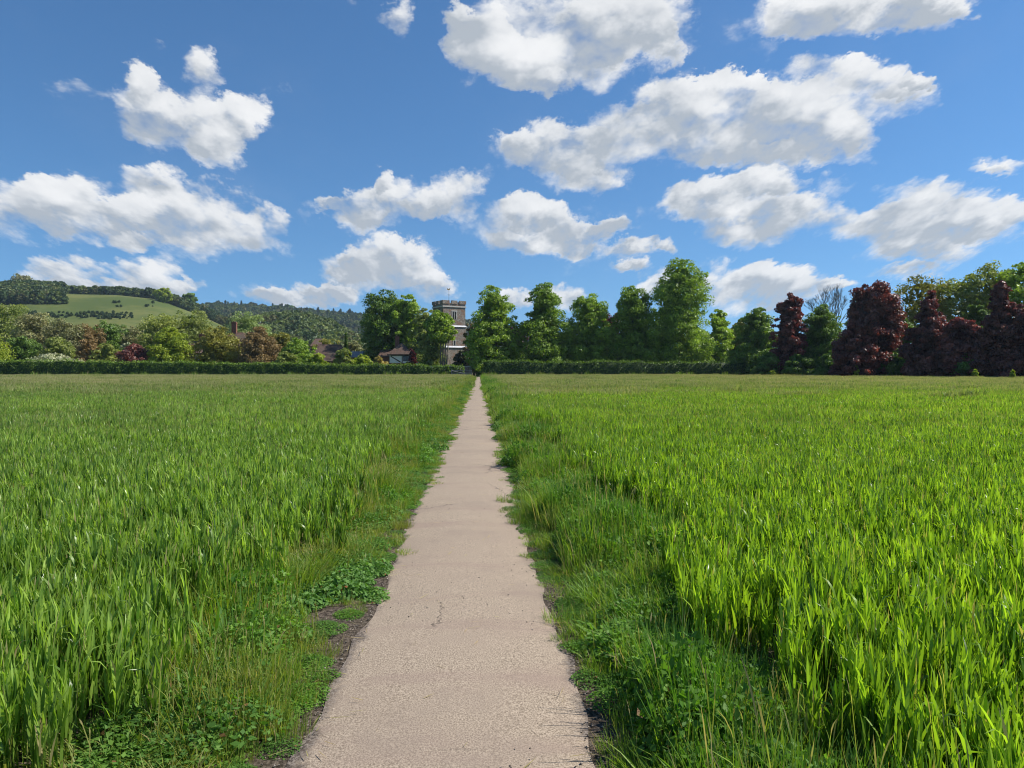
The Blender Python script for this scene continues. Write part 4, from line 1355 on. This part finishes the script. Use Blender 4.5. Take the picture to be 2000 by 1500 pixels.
def undergrowth():
    """dark brush closing the wood's back"""
    rg = np.random.default_rng(77)
    n = 26000
    t = rg.random(n)
    x0, y0, x1, y1 = at(1470, 134), 134, at(2120, 100), 100
    x = x0 + (x1 - x0) * t; y = y0 + (y1 - y0) * t + rg.uniform(0, 6, n) + 3
    z = rg.random(n) * (4.2 + .8 * np.sin(x * .5) + .5 * np.sin(x * 1.3))
    C = np.stack([x, y, z], -1)
    acc = Acc(); acc.add(*kites(rg, C, unit(rg.normal(size=(n, 3))), rg.uniform(.15, .36, n), rg.random(n) * .6))
    tag(link('undergrowth', acc.mesh('undergrowth'), M['dark']), 'dark tangled brush behind the trunks of the right-hand tree line', 'undergrowth', kind='stuff')
    n = 24000
    acc = Acc()
    x = rg.uniform(at(930, 160), at(1500, 160), n); y = rg.uniform(158, 166, n); z = rg.random(n) * (6.0 + .8 * np.sin(x * .4) + .6 * np.sin(x * 1.1))
    acc.add(*kites(rg, np.stack([x, y, z], -1), unit(rg.normal(size=(n, 3))), rg.uniform(.2, .42, n), rg.random(n) * .6))
    tag(link('undergrowth', acc.mesh('undergrowth'), M['dark']), 'dark brush closing the gaps between the lime trees behind the hedge', 'undergrowth', kind='stuff')


undergrowth()


def bare_tree():
    Y = 142
    px, yt = 1622, 543
    H = zat(yt, Y, px)
    x = at(px, Y)
    e = empty('bare_tree', (x, Y, 0))
    tag(e, 'bare leafless tree with a fan of fine branches above the dark green tree', 'tree')
    rg = random.Random(9)
    tr, tw = MB(), MB()
    tips = []

    def grow(p, d, L, r, lev):
        q = p + d * L
        mid = p + d * L * .5 + Vector((rg.uniform(-1, 1), rg.uniform(-1, 1), rg.uniform(-.3, .6))) * L * .05
        (tr if lev < 2 else tw).tube([p, mid, q], [r, r * .85, r * .66], 5 if lev < 3 else 3)
        if lev >= 6 or r < .012:
            tips.append(q)
            return
        for _ in range(rg.choice((2, 3)) if lev < 4 else 3):
            nd = (d + Vector((rg.uniform(-1, 1), rg.uniform(-1, 1), rg.uniform(-.15, .55))) * .48).normalized()
            grow(q, nd, L * rg.uniform(.62, .86), r * rg.uniform(.58, .72), lev + 1)
    base = Vector((0, 0, H * .34))
    tr.tube([(0, 0, -.3), (0, .1, H * .2), (0, 0, H * .36)], [.42, .34, .30], 8)
    for k in range(6):
        a = -math.pi * (.12 + .76 * k / 5)
        d = Vector((math.cos(a) * -.55, rg.uniform(-.4, .4), 1.0 + .2 * math.sin(-a))).normalized()
        grow(base, d, H * .165, .15, 1)
    tr.build('trunk', M['pale_bark'], e, smooth=True)
    tw.build('branches', M['pale_bark'], e)


bare_tree()


def poplar_clump():
    """light multi-stemmed tree with visible pale stems in front of the tower"""
    Y = 150
    e = empty('birch_tree', (at(862, Y), Y, 0))
    tag(e, 'light yellow-green tree with several pale bare stems in front of the church tower', 'tree')
    mm = Y / FPX
    rg = random.Random(4)
    for dx, yt in ((-2, 625), (4, 618), (9, 622), (14, 632)):
        t = MB()
        H = zat(yt, Y)
        t.tube([(dx * mm * .6, rg.uniform(-.4, .4), -.2), (dx * mm * .8, 0, H * .4), (dx * mm + .1, 0, H * .75), (dx * mm * 1.1, 0, H)], [.20, .15, .10, .03], 7)
        t.build('trunk', M['pale_bark'], e, smooth=True)
    H = zat(606, Y)
    me, C = crown_mesh('birch_crown', H, zat(672, Y), 27 * mm, 'round', 80, 90, .19, 88, 1.3, .25)
    link('crown', me, M['lime'], e)
    me, C = crown_mesh('birch_skirt', zat(612, Y), .8, 22 * mm, 'lime', 50, 80, .19, 89, 1.3, .3)
    o = link('crown', me, M['mid'], e); o.location = (-20 * mm, .6, 0)


poplar_clump()
tree('yew_bush', 905, 682, 24, 172, 'yew', 'bush', 'dull olive brown yew bush at the foot of the church tower', cat='bush', z0=.2, nclump=60, per=110, leaf=.2, seed=501)
tree('maroon_shrub', 805, 679, 11, 160, 'maroon', 'lime', 'upright maroon shrub in front of the right corner of the white cottage', cat='shrub', z0=.2, nclump=30, per=80, leaf=.18, seed=502)
tree('golden_shrub', 742, 695, 17, 160, 'golden', 'bush', 'cream and gold shrub in flat tiers left of the white cottage', cat='shrub', z0=.2, nclump=30, per=60, leaf=.18, seed=503, trunk=False)

# ------------------------------------------------------------------ village gardens on the left
GARDEN = [
    ('garden_tree', 20, 588, 52, 185, 'mid', 'round', 'leafy yellow-green tree at the left end above the hedge', 1.0, 90),
    ('garden_tree', -40, 640, 60, 150, 'bright', 'bush', 'bright yellow-green tree cut off by the left end of the view', .4, 60),
    ('garden_tree', 75, 612, 46, 176, 'budding', 'round', 'brownish budding tree, second from the left end above the hedge', .6, 90),
    ('garden_tree', 128, 622, 40, 172, 'budding', 'round', 'grey-brown budding tree above the cream blossom bush', .6, 80),
    ('garden_tree', 172, 634, 32, 176, 'brown', 'round', 'reddish brown thin-leaved tree below the meadow', .6, 70),
    ('garden_shrub', 45, 652, 38, 160, 'dark', 'bush', 'dark green rounded shrub in front of the brownish budding trees', .3, 60),
    ('garden_shrub', 112, 656, 36, 158, 'mid', 'bush', 'grey-green shrub standing over the cream blossom bush', .3, 60),
    ('blossom_bush', 105, 690, 56, 150, 'blossom', 'bush', 'low cream blossoming bush just above the hedge top', .2, 60),
    ('garden_shrub', 172, 650, 24, 156, 'brown', 'bush', 'orange-brown shrub right of the cream blossom bush', .3, 50),
    ('garden_tree', 212, 626, 36, 182, 'dark', 'round', 'dark green tree in front of the lower meadow edge', .6, 80),
    ('garden_shrub', 212, 668, 30, 156, 'mid', 'bush', 'yellow-green shrub left of the dark purple bush', .3, 50),
    ('garden_tree', 262, 634, 30, 186, 'budding', 'round', 'thin pale olive tree above the dark purple bush', .6, 60),
    ('blossom_bush', 252, 664, 22, 164, 'blossom', 'bush', 'pale pinkish blossom shrub behind the dark purple bush', .3, 40),
    ('purple_bush', 264, 672, 37, 152, 'copper', 'bush', 'dark purple bush just above the hedge', .2, 70),
    ('garden_tree', 310, 612, 44, 180, 'mid', 'round', 'tall green tree behind the round yellow-green tree', .6, 90),
    ('garden_tree', 372, 606, 46, 184, 'mid', 'round', 'broad green tree in front of the bare hill flank', .6, 90),
    ('acer_tree', 335, 634, 37, 153, 'bright', 'skirt', 'round bright yellow-green tree, brightest above the hedge', .5, 110),
    ('garden_tree', 425, 636, 46, 158, 'olive', 'bush', 'rounded olive-yellow tree between the two chimneys', .5, 110),
    ('willow_tree', 482, 610, 40, 192, 'willow', 'round', 'pale feathery willow behind the copper-brown tree', .6, 100),
    ('garden_tree', 505, 638, 40, 156, 'brown', 'bush', 'copper-brown leaved tree right of the olive-yellow tree', .5, 110),
    ('garden_tree', 548, 648, 30, 166, 'olive', 'round', 'yellow-olive tree behind the copper-brown tree', .5, 60),
    ('garden_shrub', 584, 658, 38, 154, 'lime', 'bush', 'vivid green spreading bush left of the barn roof', .3, 90),
    ('garden_shrub', 560, 684, 26, 150, 'mid', 'bush', 'grey-green low bush in front of the vivid green one', .2, 50),
    ('garden_shrub', 622, 690, 20, 152, 'bright', 'bush', 'small yellow-green shrub in front of the barn', .2, 40),
    ('garden_tree', 642, 662, 30, 198, 'olive', 'round', 'olive and orange tinted tree behind the barn roof', .5, 50),
    ('cypress_tree', 676, 648, 8, 186, 'dark', 'cone', 'narrow dark cypress between barn and big dark tree', .3, 50),
    ('garden_tree', 672, 680, 20, 156, 'mid', 'round', 'small light green tree in front of the grey slate shed', .4, 50),
    ('garden_shrub', 708, 691, 22, 152, 'bright', 'bush', 'yellow-green shrub left of the golden shrub', .2, 50),
    ('garden_tree', 690, 664, 22, 205, 'budding', 'round', 'dull brown tree behind the slate shed', .5, 40),
]
for i, (nm, px, yt, hw, Y, mt, pr, lab, z0, nc) in enumerate(GARDEN):
    ls = .3 if mt in ('budding', 'brown', 'willow') else .1
    tree(nm, px, yt, hw, Y, mt, pr, lab, z0=z0, nclump=int(nc * 1.4), per=80, leaf=.18, seed=600 + i, jag=1.2, loose=ls,
         cat='shrub' if ('shrub' in nm or 'bush' in nm) else 'tree', trunk='bush' not in nm)


# second row of garden trees that closes the view to the foot of the hill
def mid_wood():
    rg = np.random.default_rng(91)
    return rg


# ------------------------------------------------------------------ hillside woods
wood_meshes = []
for i in range(4):
    me, _ = crown_mesh('wood_crown', 10.5, .6, 5.2, ['round', 'skirt', 'round', 'bush'][i], 34, 26, .75, 700 + i, 1.3, .0)
    wood_meshes.append(me)
conifer, _ = crown_mesh('wood_conifer', 14, .5, 3.2, 'cone', 34, 18, .7, 710, 1.2, 0)
M['wood_dark'] = leaf_mat('wood_dark', (.035, .070, .022), (.075, .125, .038), tr=.2)
M['wood_mid'] = leaf_mat('wood_mid', (.085, .13, .032), (.22, .27, .075), tr=.25)
M['wood_olive'] = leaf_mat('wood_olive', (.11, .12, .04), (.20, .20, .07), tr=.2)
P_dark = protos('dark_wood', [m.copy() for m in wood_meshes] + [m.copy() for m in wood_meshes[:2]] + [wood_meshes[3].copy(), conifer], [M['wood_dark']] * 4 + [M['wood_mid']] * 2 + [M['wood_olive'], M['wood_dark']])
P_mid = protos('mid_wood', [m.copy() for m in wood_meshes] + [wood_meshes[1].copy()], [M['wood_mid']] * 3 + [M['wood_dark'], M['wood_olive']])


def project(x, y, z):
    """photo pixel of a world point (for choosing what grows where on the hill)"""
    d = np.stack([x - CAM.x, y - CAM.y, z - CAM.z], 0)
    Mi = np.array(CM.inverted())
    c = Mi @ d
    return 1000 + FPX * c[0] / -c[2], 750 - FPX * c[1] / -c[2]


def hill_points(n, u0, u1, y0, y1, seed):
    rg = np.random.default_rng(seed)
    y = np.sqrt(rg.uniform(y0 * y0, y1 * y1, n)); u = rg.uniform(u0, u1, n)
    x = CAM.x + u * y
    z = hill_z(x, y)
    px, py = project(x, y, z)
    return rg, x, y, z, px, py


def wood(name, n, u0, u1, y0, y1, seed, mask, coll, ni, s0, s1, label, sz=1.0):
    rg, x, y, z, px, py = hill_points(n, u0, u1, y0, y1, seed)
    k = mask(px, py, x, y, z, rg) & (z > -1.5)
    x, y, z = x[k], y[k], z[k]
    m = len(x)
    s = rg.uniform(s0, s1, m)
    rot = np.zeros((m, 3)); rot[:, 2] = rg.random(m) * 6.28
    scatter(name, np.c_[x, y, z - .4], rot, np.c_[s, s, s * sz * rg.uniform(.85, 1.2, m)], rg.integers(0, ni, m), coll, label, 'wood')
    print(name, m)


UL = ray(-120, 720)[0]
wood('hillside_wood', 26000, UL, ray(480, 720)[0], 560, 860, 801,
     lambda px, py, x, y, z, rg: ((px < 118 - (py - 560) * .3 + 18 * np.sin(py * .3)) & (py < 594)) | ((px < 345) & (y > 742) & (y < 800)) | ((px > 338) & (px < 480) & (y > 715 + 12 * np.sin(px * .1))),
     P_dark, 7, .35, .95, 'dark wood crowning the top and left shoulder of the meadow hill')
wood('hillside_scrub', 5200, UL, ray(420, 720)[0], 380, 700, 802,
     lambda px, py, x, y, z, rg: ((py > 611) & (py < 619 + (px - 60) * .03) & (px > 40) & (px < 260)) | ((np.sin(px * .09) + np.sin(py * .8) > 1.35) & (px > 170) & (px < 330) & (py > 585) & (py < 602)) & (rg.random(len(px)) < .4),
     P_dark, 4, .12, .26, 'scrubby bushes scattered along the middle of the meadow slope')
wood('hillside_wood', 9000, UL, ray(700, 720)[0], 250, 480, 803,
     lambda px, py, x, y, z, rg: (py > 622 + 8 * np.sin(px * .05)) & (rg.random(len(px)) < .35),
     P_mid, 5, .55, .95, 'mixed green wood at the foot of the hills behind the village gardens')
wood('hillside_wood', 16000, ray(440, 720)[0], ray(820, 720)[0], 430, 720, 804,
     lambda px, py, x, y, z, rg: (px > 455) & (rg.random(len(px)) < .4) & (z > 1),
     P_mid, 5, .8, 1.5, 'rounded light green wood on the low spur left of the big dark chestnut')
wood('hillside_wood', 42000, ray(330, 720)[0], ray(1150, 720)[0], 870, 1560, 805,
     lambda px, py, x, y, z, rg: (z > 5) & ~((px > 655) & (px < 735) & (np.abs(py - 650 - (px - 700) * .12) < 5)) & (rg.random(len(px)) < .30),
     P_dark, 8, .8, 1.45, 'dark blue-green wood covering the long far ridge')


def hill_tree(name, px, ytop, half, Y, mat, prof, label, seed, loose=0.0, nclump=60, per=60, leaf=.8, drop=0.5):
    zb = float(hill_z(np.array([at(px, Y)]), np.array([Y]))[0]) - drop
    tree(name, px, ytop, half, Y, mat, prof, label, nclump=nclump, per=per, leaf=leaf, seed=seed, loose=loose, zb=zb)


hill_tree('field_tree', 321, 563, 17, 700, 'bright', 'round', 'sunlit bright green tree alone at the right end of the meadow crest', 901)
hill_tree('skyline_tree', 45, 536, 22, 752, 'budding', 'round', 'grey bare-looking tree standing above the dark wood on the left hilltop', 902, .4, 40, 30)
hill_tree('skyline_tree', 372, 571, 14, 745, 'dark', 'round', 'rounded green tree on the skyline right of the meadow crest', 903)
hill_tree('pine_tree', 494, 590, 9, 1440, 'yew', 'vase', 'flat-topped dark pine on the far ridge, furthest left of its group', 904, .2, 24, 40, 1.4)
hill_tree('pine_tree', 514, 594, 7, 1440, 'yew', 'vase', 'narrower dark pine beside the flat-topped one on the far ridge', 905, .2, 24, 40, 1.4)
hill_tree('ridge_tree', 541, 596, 12, 1430, 'dark', 'round', 'broad dark tree on the far ridge right of the two pines', 906, 0, 30, 50, 1.4)
hill_tree('ridge_tree', 563, 595, 13, 1430, 'dark', 'round', 'second broad dark tree on the far ridge, nearer the chestnut', 907, 0, 30, 50, 1.4)


# ------------------------------------------------------------------ haze
def haze():
    mb = MB()
    mb.box(-2400, 2400, -40, 2900, -4, 190)
    m, g = new_mat('haze')
    v = g.n('ShaderNodeVolumePrincipled')
    v.inputs['Color'].default_value = (0.66, 0.83, 1.0, 1)
    v.inputs['Density'].default_value = 0.00009
    v.inputs['Anisotropy'].default_value = 0.2
    o = g.n('ShaderNodeOutputMaterial')
    m.node_tree.links.new(v.outputs[0], o.inputs['Volume'])
    tag(mb.build('haze', m), 'thin blue summer haze over fields and hills', 'haze', kind='stuff')


haze()
